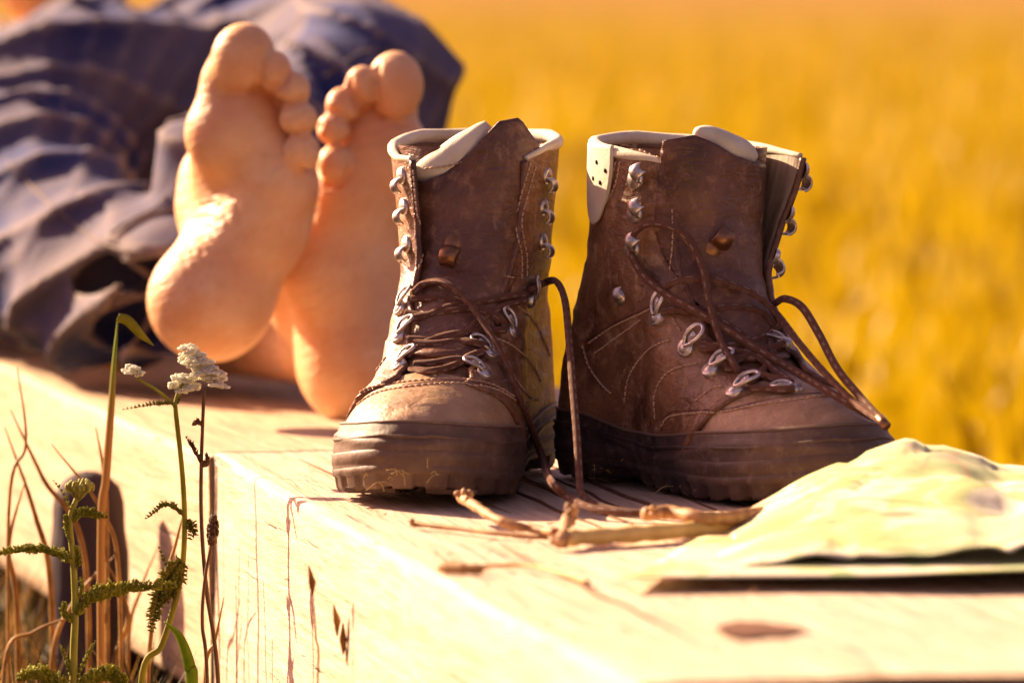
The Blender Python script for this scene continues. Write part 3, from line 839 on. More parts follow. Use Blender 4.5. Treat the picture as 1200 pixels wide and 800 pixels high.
# cream ankle patch with three punched holes
def patch():
    nr, nc = 22, 22; G = np.zeros((nr, nc, 3))
    for i in range(nr):
        a = i/(nr-1); hw_ = .34*math.sqrt(max(.0004, 1-(1-a)**2.2))
        for k in range(nc):
            b = -1+2*k/(nc-1); ph = -(1.80+b*hw_)
            G[i, k] = br_.local(br_.surf(np.array([ph]), np.array([.148+a*.046]), .0048)[0])
    o = br_.grid('ankle_patch', G, M['cream'], thick=.0015, cast=True); return o
patch(); br_.bvh()
for (x, y) in ((702, 190), (706, 214), (698, 209), (712, 200)):
    F = br_.frame(x, y, 0)
    if F: mb = MB(); lathe(mb, [(0, .0020), (.0013, .0019), (.0014, -.001)], 10); o = mb.build('punched_hole', M['hole'], br_.root); o.matrix_local = F
LR = br_.lace
LR([(741, 300, .001), (745, 276, .003), (760, 263, .005), (785, 265, .007), (808, 282, .009), (824, 318, .010), (832, 360, .010), (845, 402, .008), (860, 430, .004), (868, 436, .002)])
LR([(742, 298, .001), (756, 322, .003), (780, 344, .005), (810, 362, .006), (845, 385, .006), (880, 408, .008), (920, 432, .010), (960, 456, .010), (1000, 480, .012), (1022, 492, .006)])
LR([(778, 340, .002), (800, 330, .004), (840, 332, .006), (880, 346, .008), (908, 368, .010), (935, 400, ('y', 3.16)), (965, 435, ('y', 3.13)), (1000, 470, ('y', 3.10)), (1036, 496, ('y', 3.07))])
LR([(908, 358, .002), (920, 350, ('y', 3.20)), (940, 360, ('y', 3.18)), (960, 392, ('y', 3.16)), (980, 430, ('y', 3.13)), (1008, 465, ('y', 3.10)), (1037, 497, ('y', 3.07))])
LR([(778, 366), (800, 364), (830, 364), (860, 362), (890, 368), (915, 388)])
LR([(786, 364), (820, 368), (850, 382), (880, 404), (905, 428)])
LR([(822, 404), (850, 408), (880, 402), (905, 388), (916, 372)])
LR([(822, 410), (850, 412), (885, 420), (910, 440), (925, 450)])
LR([(850, 430), (875, 420), (900, 412), (918, 405)])
LR([(850, 434), (880, 438), (905, 446), (928, 452)])
LR([(880, 456), (900, 458), (918, 460), (932, 458)])
LR([(880, 450), (895, 436), (905, 420), (900, 400)], .0021)
mb = MB(); pe = br_.inv(P(1037, 497, 3.07)); pd = br_.inv(P(1030, 489, 3.075)); mb.tube([pd, pe+(pe-pd)*.3], .0027, 10); mb.build('aglet', M['bronze'], br_.root)

# ---------------------------------------------------------------- the person
pr = empty('person', (-.15, 4.6, 0))
tag(pr, 'barefoot person in blue jeans lying on the timber with soles towards the viewer', 'person')
def toperson(o): o.parent = pr; o.matrix_parent_inverse = Matrix.Identity(4); o.location = Vector(o.location)-Vector(pr.location); return o
S1 = 3.72/6667; S2 = 3.78/6667
fld = Field((-.36, 3.60, -.03), (.0, 4.20, .32), .0020)
def el(px, py, dy, rx, ry, rz, k=.008, rot=0, S=S1, Y=3.72, sub=False):
    c = P(px, py, Y); rotq = Matrix.Rotation(R(rot), 3, 'Y').to_quaternion() if rot else None
    fld.ellipsoid((c.x, c.y+dy, c.z), (rx*S, ry*S, rz*S), k, rotq, sub)
def cp(p0, p1, r0, r1, k=.01, S=S1, Y=3.72):
    a = P(p0[0], p0[1], Y); b = P(p1[0], p1[1], Y)
    fld.capsule((a.x, a.y+p0[2], a.z), (b.x, b.y+p1[2], b.z), r0*S, r1*S, k)
# image-left foot: heel, outer border, arch, ball
el(242, 358, .028, 69, 62, 66, .01, 10)
cp((247, 350, .03), (303, 266, .030), 63, 53, .02)
cp((303, 270, .028), (324, 222, .020), 52, 49, .015)
cp((262, 300, .055), (262, 190, .045), 36, 44, .02)
el(272, 158, .022, 58, 50, 56, .012, 0)
el(314, 196, .022, 46, 44, 54, .012, -20)
cp((318, 225, .032), (296, 140, .036), 42, 44, .012); cp((300, 142, .044), (268, 130, .040), 34, 30, .010)
cp((270, 250, .075), (290, 130, .050), 46, 34, .02)
# toes of the image-left foot: neck then pad
for (x, y, r, nx, ny, rr_, dy, stretch) in ((285, 67, 36, 276, 122, 34, .008, 1.10), (321, 83, 20.5, 310, 118, 19, .003, 1.15), (343, 106, 20, 326, 134, 18, .002, 1.10), (350, 139, 22, 332, 156, 18, .001, .90), (354, 178, 21, 338, 186, 18, .001, 1.12)):
    cp((nx, ny, .030), (x, y, dy+.012), rr_*.8, rr_*.9, .0018)
    el(x, y, dy-(.0035 if r < 30 else .001), r*1.04, r*.95, r*1.02*stretch, .0010, 0 if r < 30 else 12)
el(262, 100, .022, 30, 30, 42, .010, 10)
# ankle + shin of this foot, going back to the right
cp((258, 320, .060), (300, 250, .20), 48, 50, .03)
el(228, 214, .105, 27, 26, 36, .012, 0)
cp((238, 250, .09), (262, 175, .075), 40, 36, .02)
# image-right foot
S2k = dict(S=S2, Y=3.78)
el(424, 440, .025, 66, 60, 62, .012, -8, **S2k)
cp((420, 425, .03), (392, 330, .028), 66, 56, .02, **S2k)
cp((392, 330, .028), (412, 235, .020), 54, 46, .018, **S2k)
cp((455, 380, .050), (455, 240, .045), 46, 48, .02, **S2k)
el(448, 190, .020, 58, 48, 56, .012, 0, **S2k)
el(412, 222, .020, 44, 42, 52, .012, 15, **S2k)
cp((420, 250, .03), (445, 160, .03), 44, 42, .015, **S2k)
for (x, y, r, nx, ny, rr_, dy, stretch) in ((463, 100, 32, 464, 150, 30, .006, 1.22), (425, 101, 20, 434, 138, 18, .003, 1.18), (402, 124, 19.5, 416, 150, 17, .002, 1.12), (391, 151, 19, 408, 168, 16, .001, 1.0), (394, 192, 21, 408, 196, 17, .001, 1.1)):
    cp((nx, ny, .030), (x, y, dy+.012), rr_*.8, rr_*.9, .0018, **S2k)
    el(x, y, dy-(.0035 if r < 30 else .001), r*1.04, r*.95, r*1.02*stretch, .0010, 0, **S2k)
cp((405, 415, .055), (250, 425, .30), 48, 52, .03, **S2k)
el(352, 415, .11, 30, 34, 34, .015, 0, **S2k)
el(338, 345, .075, 34, 40, 60, .02, 0, **S2k)
cp((470, 330, .08), (458, 200, .055), 42, 36, .02, **S2k)
# wrinkles and creases
def skinfold(X, Y, Z):
    # fine folds across the arch of the image-left foot
    u = X+.185; v_ = Z-.095
    m = np.exp(-((u+.008)/.020)**2-((v_)/.022)**2)
    return   .0005*m*np.sin(X*900+Z*420+np.sin(Z*160)*1.2)
def carve(pts, r, k, Y, inset=.0):
    W_ = catmull([P(x, y, Y) for x, y in pts], 6); prev = None
    for p in W_:
        i_ = int(round((p.x-fld.lo[0])/fld.h)); k_ = int(round((p.z-fld.lo[2])/fld.h))
        if not (0 <= i_ < fld.n[0] and 0 <= k_ < fld.n[2]): prev = None; continue
        colm = base_F[i_, :, k_] < 0
        if not colm.any(): prev = None; continue
        y = fld.lo[1]+fld.h*(np.argmax(colm)-.5)+inset; q = (p.x, y, p.z)
        if prev is not None and abs(prev[1]-y) < .02: fld.capsule(prev, q, r, r, k, sub=True)
        prev = q
base_F = fld.F.copy()
for c_ in (((258, 110), (268, 112), (292, 108), (303, 98)), ((307, 58), (305, 78), (306, 98)), ((307, 99), (322, 104), (334, 96), (338, 86)), ((326, 112), (330, 121), (350, 120), (364, 112)), ((328, 134), (337, 154), (357, 157), (372, 150)), ((341, 162), (337, 182), (350, 197), (368, 200))):
    carve(c_, .0019, .0018, 3.72)
for c_ in (((446, 134), (460, 144), (476, 147)), ((443, 76), (441, 100), (444, 120)), ((418, 118), (428, 123), (442, 121)), ((408, 90), (414, 110), (420, 125)), ((383, 131), (398, 134), (412, 144)), ((374, 168), (390, 170), (407, 164)), ((380, 217), (396, 215), (409, 204), (411, 184))):
    carve(c_, .0018, .0018, 3.78)
for c_ in (((224, 262), (242, 256), (258, 262)), ((221, 275), (240, 268), (262, 276)), ((216, 288), (236, 280), (256, 288)), ((230, 246), (246, 240), (262, 248)), ((212, 300), (230, 294), (246, 300)), ((262, 215), (276, 235), (282, 262)), ((250, 225), (262, 243), (266, 265))):
    carve(c_, .00035, .0022, 3.72)
fld.displace(skinfold)
VF, FF = fld.mesh()
# rest of the body (coarser): shins, torso, arms, hands, neck, head; all joined in one body mesh
f2 = Field((-.95, 3.9, -.08), (.2, 6.1, .42), .009)
def c2(a, b, ra, rb, k=.03): f2.capsule(a, b, ra, rb, k)
hipc = Vector((-.40, 4.98, .12)); che = Vector((-.50, 5.38, .12)); nek = Vector((-.56, 5.60, .12)); hd = Vector((-.60, 5.76, .13))
c2(hipc, che, .10, .11, .05); c2(che, nek, .10, .05, .05); c2(nek, hd, .05, .055)
f2.ellipsoid(hd, (.072, .095, .10), .02); f2.ellipsoid(hd+Vector((0, -.03, .09)), (.012, .022, .022), .01)
for sx_ in (-1, 1):
    sh = che+Vector((sx_*.16, .09, 0)); elb = sh+Vector((sx_*.08, -.26, -.02)); wr = Vector((-.47+sx_*.045, 5.02, .282))
    c2(sh, elb, .048, .038); c2(elb, wr, .038, .026); f2.ellipsoid(wr+Vector((-.01*sx_, -.05, .012)), (.04, .045, .018), .02)
    for i in range(4):
        b0 = wr+Vector((-.025+.017*i, -.085, .016)); c2(b0, b0+Vector((.0, -.05+.006*abs(i-1), -.006)), .0095, .009, .005)
    c2(wr+Vector((-sx_*.03, -.04, .01)), wr+Vector((-sx_*.055, -.085, .012)), .011, .010, .008)
    f2.ellipsoid(hd+Vector((sx_*.073, .01, 0)), (.012, .018, .03), .008)
c2((-.21, 4.16, .10), (-.13, 4.30, .17), .035, .04); c2((-.13, 4.30, .17), hipc+Vector((.08, -.05, 0)), .045, .08); c2((-.38, 4.32, .10), hipc+Vector((-.08, -.05, 0)), .045, .08);  c2((-.28, 4.12, .04), (-.38, 4.32, .10), .035, .04)
VB, FB = f2.mesh()
body = np_mesh_obj('body', np.concatenate([VF, VB]), np.concatenate([FF, FB+len(VF)]), M['skin']); toperson(body)
# jeans
fj = Field((-.66, 3.82, -.06), (.08, 5.10, .34), .0052)
def cj(a, b, ra, rb, k=.03): fj.capsule(a, b, ra, rb, k*.55)
def Q(px, py, Y): return P(px, py, Y)
# leg of the image-right foot: cuff at the left, knee far left
cj(Q(205, 345, 3.96), Q(120, 330, 4.08), .046, .058, .02); cj(Q(120, 330, 4.08), Q(15, 250, 4.36), .058, .078, .03)
cj(Q(15, 250, 4.36), Q(90, 150, 4.80), .082, .105, .04)
# leg of the image-left foot: knee raised at right
cj(Q(262, 215, 4.02), Q(330, 175, 4.16), .048, .058, .03); cj(Q(330, 175, 4.16), Q(428, 110, 4.32), .058, .060, .03)
cj(Q(428, 108, 4.32), Q(300, 110, 4.80), .062, .105, .04)
fj.ellipsoid((-.36, 4.90, .12), (.21, .16, .125), .05)
cj(Q(60, 120, 4.55), Q(300, 110, 4.6), .07, .07, .04); cj(Q(-60, 260, 4.5), Q(-120, 150, 4.9), .09, .11, .04)
# hollow the cuffs so the ankles come out of cloth
a_ = Q(205, 350, 3.93); b_ = Q(160, 340, 4.02); fj.capsule(a_, b_, .040, .040, .004, sub=True)
def folds(X, Y, Z):
    wp = 1.0*np.sin(X*13+Y*8)+.9*np.sin(Z*17-Y*7+1)+.35*np.sin(X*27-Z*23)
    a = np.sin(X*30+Z*26+Y*9+wp*1.7); b = np.sin(Z*46-X*17+Y*24+wp*1.4+.8); m = .5+.5*np.sin(X*9+Z*12-Y*6)
    c = np.sin(X*70-Z*64+Y*30+wp*2.2)
    return .003-.0135*(1-np.abs(a))**1.6*m-.0135*(1-np.abs(b))**1.6*(1-m)-.0048*(1-np.abs(c))**1.5-.004*np.sin(X*31+Z*20)
fj.displace(folds)
VJ, FJ = fj.mesh(); jeans = np_mesh_obj('jeans', VJ, FJ, M['denim']); toperson(jeans)
# turned hems round the two trouser legs and an outer side seam, lying on the cloth
tj = BVHTree.FromPolygons([tuple(v) for v in VJ], [tuple(int(i) for i in f) for f in FJ])
def hem(a, b, r, name='hem'):
    a = Vector(a); b = Vector(b); ax = (b-a).normalized(); u = ax.orthogonal().normalized(); v_ = ax.cross(u)
    for off in (.0, .012):
        pts = []
        for k in range(41):
            an = 2*math.pi*k/40; d = u*math.cos(an)+v_*math.sin(an); h_ = tj.ray_cast(a+ax*off+d*.14, -d)
            if h_[0] is not None and (h_[0]-(a+ax*off)).length < r*2: pts.append(h_[0]+d*.0008)
        if len(pts) > 8: mb = MB(); mb.tube(pts, .0021 if off == 0 else .0011, 6); toperson(mb.build(name, M['denim_hem'], None))
hem(Q(198, 345, 3.97), Q(120, 330, 4.08), .055); hem(Q(268, 215, 4.03), Q(330, 175, 4.16), .055)
def sideseam(pts, Y):
    out = []
    for p in catmull([Vector((x, y, 0)) for x, y in pts], 14):
        h_ = tj.ray_cast(CAML, ray(p.x, p.y))
        if h_[0] is not None: out.append(h_[0]-ray(p.x, p.y)*.0006)
    out2 = [out[0]] if out else []
    for p in out[1:]:
        if (p-out2[-1]).length < .05: out2.append(p)
    if len(out2) > 5: mb = MB(); mb.tube(out2, .0012, 6); toperson(mb.build('side_seam', M['denim_hem'], None))
sideseam([(185, 300), (120, 285), (60, 240), (10, 190)], 4); sideseam([(380, 90), (430, 60), (480, 70), (505, 110)], 4)
# shirt and hair
fs = Field((-.95, 4.9, -.06), (.1, 5.72, .34), .009)
fs.capsule(hipc, che, .118, .128, .05); fs.capsule(che, che+Vector((-.02, .14, 0)), .12, .07, .05)
for sx_ in (-1, 1):
    sh = che+Vector((sx_*.16, .09, 0)); elb = sh+Vector((sx_*.08, -.26, -.02)); fs.capsule(sh, elb, .066, .056, .04)
fs.displace(lambda X, Y, Z: .006*np.sin(X*40+np.sin(Y*30)*2)*np.sin(Y*36+Z*20))
VS, FS = fs.mesh(); toperson(np_mesh_obj('shirt', VS, FS, M['shirt']))
fh = Field((-.72, 5.66, -.02), (-.48, 5.92, .28), .006); fh.ellipsoid(hd+Vector((0, .035, -.005)), (.082, .085, .092), .01)
fh.displace(lambda X, Y, Z: .003*np.sin(X*260+Z*40)); VH, FH = fh.mesh(); toperson(np_mesh_obj('hair', VH, FH, M['hair']))
mbf = MB()
for sx_ in (-1, 1): mbf = MB(); mbf.ball(hd+Vector((sx_*.028, -.022, .078)), (.013, .009, .010)); toperson(mbf.build('eye', M['petal']))
mbf = MB(); mbf.ball(hd+Vector((0, -.062, .072)), (.022, .007, .010)); toperson(mbf.build('mouth', M['shirt']))

# ---------------------------------------------------------------- folded paper map on the timber
mp = empty('folded_map', (.20, 2.9, 0)); tag(mp, 'folded paper map with rumpled raised corner lying right of the boots', 'map')
t = NT('map_paper', .7, .25); v = t.mapping()
n1 = t.noise(v, 9, 6, .62, .8); c = t.mix(t.ramp(n1, [(.46, 0), (.50, 1)]), (.62, .57, .44), (.44, .48, .20))
n2 = t.noise(t.mapping((1, 1, 1), (0, 0, .8)), 15, 5, .6, 1.4); c = t.mix(t.ramp(n2, [(.56, 0), (.60, .8)]), c, (.26, .38, .14))
ct = t.math('PINGPONG', t.math('MULTIPLY', n1, 26.0), .5); c = t.mix(t.ramp(ct, [(.0, .5), (.05, 0)]), c, (.45, .26, .12))
rd = t.noise(t.mapping((1, 1, 1), (0, 0, 2.0)), 5, 3, .5, 1.0); rdr = t.math('ABSOLUTE', t.math('SUBTRACT', rd, .5), 0)
c = t.mix(t.ramp(rdr, [(.006, .8), (.010, 0)]), c, (.62, .30, .14))
c = t.mix(t.ramp(t.noise(v, 6, 3), [(.5, 0), (.7, .75)]), c, (.60, .56, .40))
mm = t.out(c, t.bump(t.noise(v, 22, 3), .3, .004))
M['map'] = mm
t = NT('map_inner_sheet', .7, .2); v = t.mapping(); n1 = t.noise(v, 14, 5, .6)
M['map2'] = t.out(t.mix(t.ramp(n1, [(.45, 0), (.55, 1)]), (.30, .38, .55), (.62, .62, .60)))
# corners as seen: far-left, far-right, near-right, near-left (x, y, z in metres)
def sheet(name, A, B, C_, D, zf, m, th=.0005):
    n = 46; V = []
    for i in range(n):
        for k in range(n):
            a = i/(n-1); b = k/(n-1)
            p = (Vector(A)*(1-b)+Vector(B)*b)*(1-a)+(Vector(D)*(1-b)+Vector(C_)*b)*a
            V.append((p.x-.20, p.y-2.9, max(.0025, p.z+zf(a, b))))
    o = mesh_obj(name, V, grid_faces(n, n), m, mp); md = o.modifiers.new('thickness', 'SOLIDIFY'); md.thickness = th; md.offset = 1
    return o
def z1(a, b):
    zb = np.interp(b, [0, .1, .2, .32, .42, .55, .73, 1], [.001, .014, .027, .038, .044, .041, .031, .018])
    zf = np.interp(b, [0, .12, .25, .5, .8, 1], [.001, .009, .013, .014, .024, .030])
    n_ = .0035*noise.noise(Vector((a*5, b*6, 1)))+.0015*noise.noise(Vector((a*14, b*14, 4)))
    k = (1-a)**1.25
    dd = noise.voronoi(Vector((a*3.1+1, b*3.6, .3)))[0]; n_ -= .0032*max(0, 1-(dd[1]-dd[0])/.10)
    return float(zb*k+zf*(1-k)+n_-.0030*max(0, 1-abs(b-.62)/.10)-.0026*max(0, 1-abs(a-.52)/.10)+.0012*abs(math.sin((a+b*.15)*9)))
sheet('top_sheet', (.112, 3.025, 0), (.345, 3.045, 0), (.335, 2.755, 0), (.088, 2.738, 0), z1, M['map'])
sheet('inner_sheet', (.118, 3.00, .003), (.335, 3.03, .004), (.325, 2.765, .006), (.105, 2.745, .003), lambda a, b: .003*abs(math.sin(a*7)), M['map2'])
sheet('bottom_sheet', (.11, 2.98, .002), (.33, 3.00, .002), (.325, 2.71, .010), (.050, 2.690, .006), lambda a, b: .0015*abs(math.sin(a*5+b*3)), M['map'], .0006)

# ---------------------------------------------------------------- twigs, bark and stalks on the timber
def twig(pts, rad, m, name, label, cat, knobs=(), group=None):
    W_ = [on_z(x, y, z) for x, y, z in pts]; o0 = W_[0].copy(); W_ = catmull([p-o0 for p in W_], 6)
    rr_ = [rad*(1+.38*noise.noise(Vector((i*.7, rad*900, 0)))) for i in range(len(W_))]
    rt = empty(name, o0); mb = MB(); mb.tube(W_, rr_, 8); mb.build('stalk', m, rt)
    for (x, y, z, r) in knobs:
        mb = MB(); c = on_z(x, y, z)-o0
        for q in range(6): mb.ball(c+Vector((random.uniform(-r, r)*.6, random.uniform(-r, r)*.6, random.uniform(-r, r)*.5)), (r*random.uniform(.3, .6), r*random.uniform(.3, .6), r*random.uniform(.3, .6)), 7, 5)
        b = mb.build('knob', m, rt); b['kind'] = 'stuff'
    tag(rt, label, cat, group)
twig([(540, 583, .013), (556, 592, .012), (578, 606, .009), (600, 615, .006), (628, 620, .004), (652, 624, .004)], .0026, M['twig'], 'dry_twig', 'dry twig with a pale knobbly end lying before the left boot', 'twig', [(544, 582, .014, .0052), (552, 588, .013, .004)])
twig([(672, 597, .016), (664, 610, .012), (662, 622, .009), (656, 635, .005)], .0030, M['twig'], 'dry_twig', 'short stubby upright twig between the two boots in front', 'twig', [(668, 598, .017, .0045), (666, 608, .012, .004), (656, 632, .006, .005)])
twig([(664, 630, .006), (720, 627, .006), (790, 622, .006), (850, 616, .006), (892, 606, .008)], .0042, M['straw'], 'straw_stalk', 'thick yellow straw stalk lying left of the map', 'stalk')
twig([(755, 602, .013), (785, 600, .013), (820, 606, .012), (860, 606, .011), (892, 600, .011)], .0036, M['twig'], 'bark_strip', 'curled orange bark strip resting over the straw stalk', 'bark', [(768, 600, .014, .0045)])
twig([(483, 613, .003), (530, 618, .003), (580, 624, .003), (640, 629, .003)], .0014, M['bark'], 'dry_twig', 'thin brown twig with a dark cut end in front of the left boot', 'twig', [(486, 613, .004, .0028)])
twig([(516, 664, .003), (540, 666, .003), (566, 667, .003)], .0026, M['bark'], 'bark_chip', 'small dark bark chip alone near the timber edge', 'bark')
twig([(560, 664, .002), (610, 662, .003), (650, 668, .003), (690, 682, .002)], .0012, M['straw'], 'dry_twig', 'thin curved stalk trailing from the small dark chip', 'twig')

mb = MB()
for k in range(46):
    x, y = random.uniform(420, 900), random.uniform(585, 760); c = on_z(x, y, .0032); a = random.uniform(0, 3.14); l_ = random.uniform(.0015, .006)
    mb.tube([c, c+Vector((math.cos(a)*l_, math.sin(a)*l_, .0006))], [.0005, .0003], 4)
o = mb.build('wood_crumbs', M['bark']); tag(o, 'tiny crumbs of bark and straw strewn on the timber top', 'debris', kind='stuff')
mb = MB()
for (px, py, n_h) in ((450, 560, 7), (500, 555, 6), (715, 545, 5), (790, 572, 4)):
    for k in range(n_h):
        h_ = (bl if px < 640 else br_).cast(px+random.uniform(-28, 28), py+random.uniform(-8, 8))
        if h_:
            p = h_[0]+h_[1]*.0008; d = Vector((random.uniform(-1, 1), random.uniform(-.3, .1), random.uniform(-.5, .5)))*.012
            mb.tube(catmull([p, p+d*.5+Vector((0, -.001, .002)), p+d], 4), .00022, 4)
o = mb.build('dry_grass_bits', M['straw']); tag(o, 'fine dry grass bits clinging to the boot soles', 'debris', kind='stuff')

# ---------------------------------------------------------------- dark round-topped post beside the beam
fp = Field((-.50, 3.50, -.27), (-.14, 3.84, .06), .006)
pc = P(104, 600, 3.66)
fp.capsule((pc.x, pc.y, pc.z-.03), (pc.x, pc.y, -.3), .0235, .026, .01); fp.capsule((pc.x, pc.y, pc.z+.004), (pc.x, pc.y, pc.z-.05), .0235, .0235, .01)
VP, FP = fp.mesh(); po = np_mesh_obj('round_post', VP, FP, M['post']); tag(po, 'dark round-topped wooden post standing against the timber side', 'post')

# ---------------------------------------------------------------- plants at the left
def down(p, base_dx=0): q = Vector(p); return q
def feather(mb, pts, size, n, droop=0.0):
    """yarrow leaf: rachis with many short divided leaflets; pts world"""
    W_ = catmull(pts, 10); N = len(W_); L = sum((W_[i+1]-W_[i]).length for i in range(N-1))
    mb.tube(W_, [size*.07*(1-.6*i/N) for i in range(N)], 5)
    for j in range(n):
        f = (j+.5)/n; i = min(int(f*(N-1)), N-2); p = W_[i].lerp(W_[i+1], f*(N-1)-i); t_ = (W_[i+1]-W_[i]).normalized()
        sz = size*(.35+.65*math.sin(math.pi*min(1, .22+.80*f))**.7)*random.uniform(.8, 1.15)
        for sgn in (-1, 1):
            for rowk in range(4):
                a = random.uniform(-.4, .4)+rowk*.55-.3
                side = (Matrix.Rotation(a, 3, t_) @ t_.orthogonal().normalized())
                if side.z < -.2: side = -side
                dirn = (side*sgn*(.55+.2*rowk)+t_*random.uniform(.5, 1.0)+Vector((0, 0, .55))).normalized()
                tip = p+dirn*sz*random.uniform(.5, .9)
                mid = p.lerp(tip, .5)+Vector((random.uniform(-1, 1), random.uniform(-1, 1), random.uniform(-1, 1)))*sz*.08
                mb.tube([p, mid, tip], [sz*.10, sz*.17, sz*.05], 4)
                for q in range(2):
                    b = p.lerp(tip, random.uniform(.35, .85)); d2 = (dirn+Vector((random.uniform(-1, 1), random.uniform(-1, 1), random.uniform(-.6, 1)))*.9).normalized()
                    mb.tube([b, b+d2*sz*.30], [sz*.12, sz*.05], 4)
def stemto(rt, pts, r0, r1, m, name='stem'):
    W_ = catmull(pts, 8); n = len(W_); mb = MB(); mb.tube(W_, [r0+(r1-r0)*i/(n-1) for i in range(n)], 8); return mb.build(name, m, rt)
def floret(mb, c, r, n=5):
    for k in range(n):
        a = 2*math.pi*k/n+random.random(); mb.ball(c+Vector((math.cos(a)*r*.62, math.sin(a)*r*.62, random.uniform(-.1, .25)*r)), (r*.52, r*.52, r*.32), 6, 4)
    mb.ball(c+Vector((0, 0, r*.25)), r*.38, 6, 4)
def PL(px, py, Y, rt): return P(px, py, Y)-Vector(rt.location)
# A: green yarrow in bud, foremost
YA = 3.16
A0 = P(86, 800, YA); A0.z = -.25
rtA = empty('yarrow_plant', A0); tag(rtA, 'green yarrow plant in tight bud with long feathery side leaves', 'plant')
fa = lambda x, y, dy=0: PL(x, y, YA+dy, rtA)
stemto(rtA, [Vector((0, 0, 0)), fa(86, 800), fa(88, 720), fa(86, 660), fa(82, 610), fa(90, 583)], .0024, .0014, M['stem'])
for (pts, sz, n) in (((fa(88, 660), fa(60, 648), fa(30, 645), fa(-8, 650)), .0075, 26), ((fa(88, 722), fa(110, 700), fa(150, 690), fa(206, 686)), .0085, 30), ((fa(84, 612), fa(98, 602), (fa(126, 606))), .006, 12),
                     ((fa(84, 600), fa(74, 578), fa(62, 562)), .003, 8), ((fa(86, 800), fa(78, 775), fa(70, 755)), .004, 10), ((fa(90, 795), fa(102, 770), fa(112, 750)), .004, 10),
                     ((fa(84, 640), fa(78, 618), fa(76, 604)), .0048, 9), ((fa(88, 668), fa(92, 655), fa(90, 640)), .005, 8), ((fa(86, 730), fa(76, 720), fa(76, 706)), .006, 9), ((fa(92, 700), fa(96, 690), fa(94, 676)), .004, 6),
                     ((fa(84, 815), fa(50, 792), fa(22, 796)), .010, 22), ((fa(90, 815), fa(60, 800), fa(35, 790)), .009, 18), ((fa(88, 810), fa(120, 792), fa(148, 800)), .010, 18)):
    mb = MB(); feather(mb, pts, sz, n); o = mb.build('leaf', M['leaf'], rtA)
mb = MB()
for k in range(34):
    a = random.uniform(0, 6.28); r_ = math.sqrt(random.random())*.0085; c = fa(94, 574)+Vector((math.cos(a)*r_, math.sin(a)*r_*.8, .0045-.45*r_*r_/.0085+random.uniform(-.001, .001)))
    mb.ball(c, (.0014, .0014, .0021), 6, 5); mb.tube([fa(91, 588), c], .0004, 4)
o = mb.build('flower_bud_head', M['bud'], rtA); o['kind'] = 'stuff'
# B: white yarrow behind it
YB = 3.26
B0 = P(160, 800, YB); B0.z = -.25; rtB = empty('yarrow_plant', B0); tag(rtB, 'white-flowered yarrow with a forked stem in front of the bare heel', 'plant')
fb2 = lambda x, y, dy=0: PL(x, y, YB+dy, rtB)
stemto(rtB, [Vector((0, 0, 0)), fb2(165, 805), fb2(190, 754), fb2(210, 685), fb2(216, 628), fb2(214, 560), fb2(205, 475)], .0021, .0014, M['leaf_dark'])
stemto(rtB, [fb2(205, 475), fb2(185, 458), fb2(160, 443)], .0011, .0008, M['stem'], 'stalk'); stemto(rtB, [fb2(205, 475), fb2(208, 462), fb2(214, 450)], .0012, .0010, M['stem'], 'stalk')
for (pts, sz, n) in (((fb2(205, 473), fb2(180, 474), fb2(143, 480)), .0032, 16), ((fb2(216, 604), fb2(195, 592), fb2(170, 608)), .0048, 16), ((fb2(212, 690), fb2(196, 665), fb2(186, 640)), .004, 10),
                     ((fb2(214, 655), fb2(190, 690), fb2(176, 740)), .0075, 24), ((fb2(214, 660), fb2(205, 690), fb2(185, 712)), .006, 16), ((fb2(216, 612), fb2(226, 618), fb2(222, 632)), .005, 8), ((fb2(204, 475), fb2(212, 466), fb2(210, 455)), .003, 5)):
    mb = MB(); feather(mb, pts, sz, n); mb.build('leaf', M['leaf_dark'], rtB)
mb = MB()
for k in range(16):
    a = random.uniform(0, 6.28); r_ = math.sqrt(random.random())*.0048; floret(mb, fb2(155, 437)+Vector((math.cos(a)*r_, math.sin(a)*r_, .0015+random.uniform(-.0032, .0032))), .0027)
o = mb.build('flower_head', M['petal'], rtB); o['kind'] = 'stuff'
mb = MB()
for k in range(105):
    f = random.random(); a = random.uniform(-1, 1)
    c = fb2(214+44*f, 412+34*f, 0)+Vector((random.uniform(-.004, .004), random.uniform(-.010, .010), a*(.0075-.003*f)))
    floret(mb, c, .0030, 5)
for k in range(26):
    c = fb2(216, 448)+Vector((random.uniform(-.007, .007), random.uniform(-.006, .006), random.uniform(-.006, .004))); floret(mb, c, .0031, 5)
o = mb.build('flower_head', M['petal'], rtB); o['kind'] = 'stuff'
# C: thin dried stem rising to the same head
C0 = P(262, 800, 3.25); C0.z = -.25; rtC = empty('dried_stem', C0); tag(rtC, 'thin brown dried stem with withered tufts beside the white yarrow', 'plant')
fc = lambda x, y: PL(x, y, 3.25, rtC)
stemto(rtC, [Vector((0, 0, 0)), fc(256, 805), fc(242, 690), fc(236, 610), fc(236, 540), fc(239, 458)], .0014, .0010, M['stem_brown'])
for (pts, sz, n) in (((fc(237, 545), fc(228, 528), fc(218, 512)), .0042, 10), ((fc(238, 500), fc(232, 496), fc(226, 498)), .004, 6), ((fc(236, 548), fc(242, 542), fc(242, 532)), .0045, 8)):
    mb = MB(); feather(mb, pts, sz, n); mb.build('withered_leaf', M['stem_brown'], rtC)
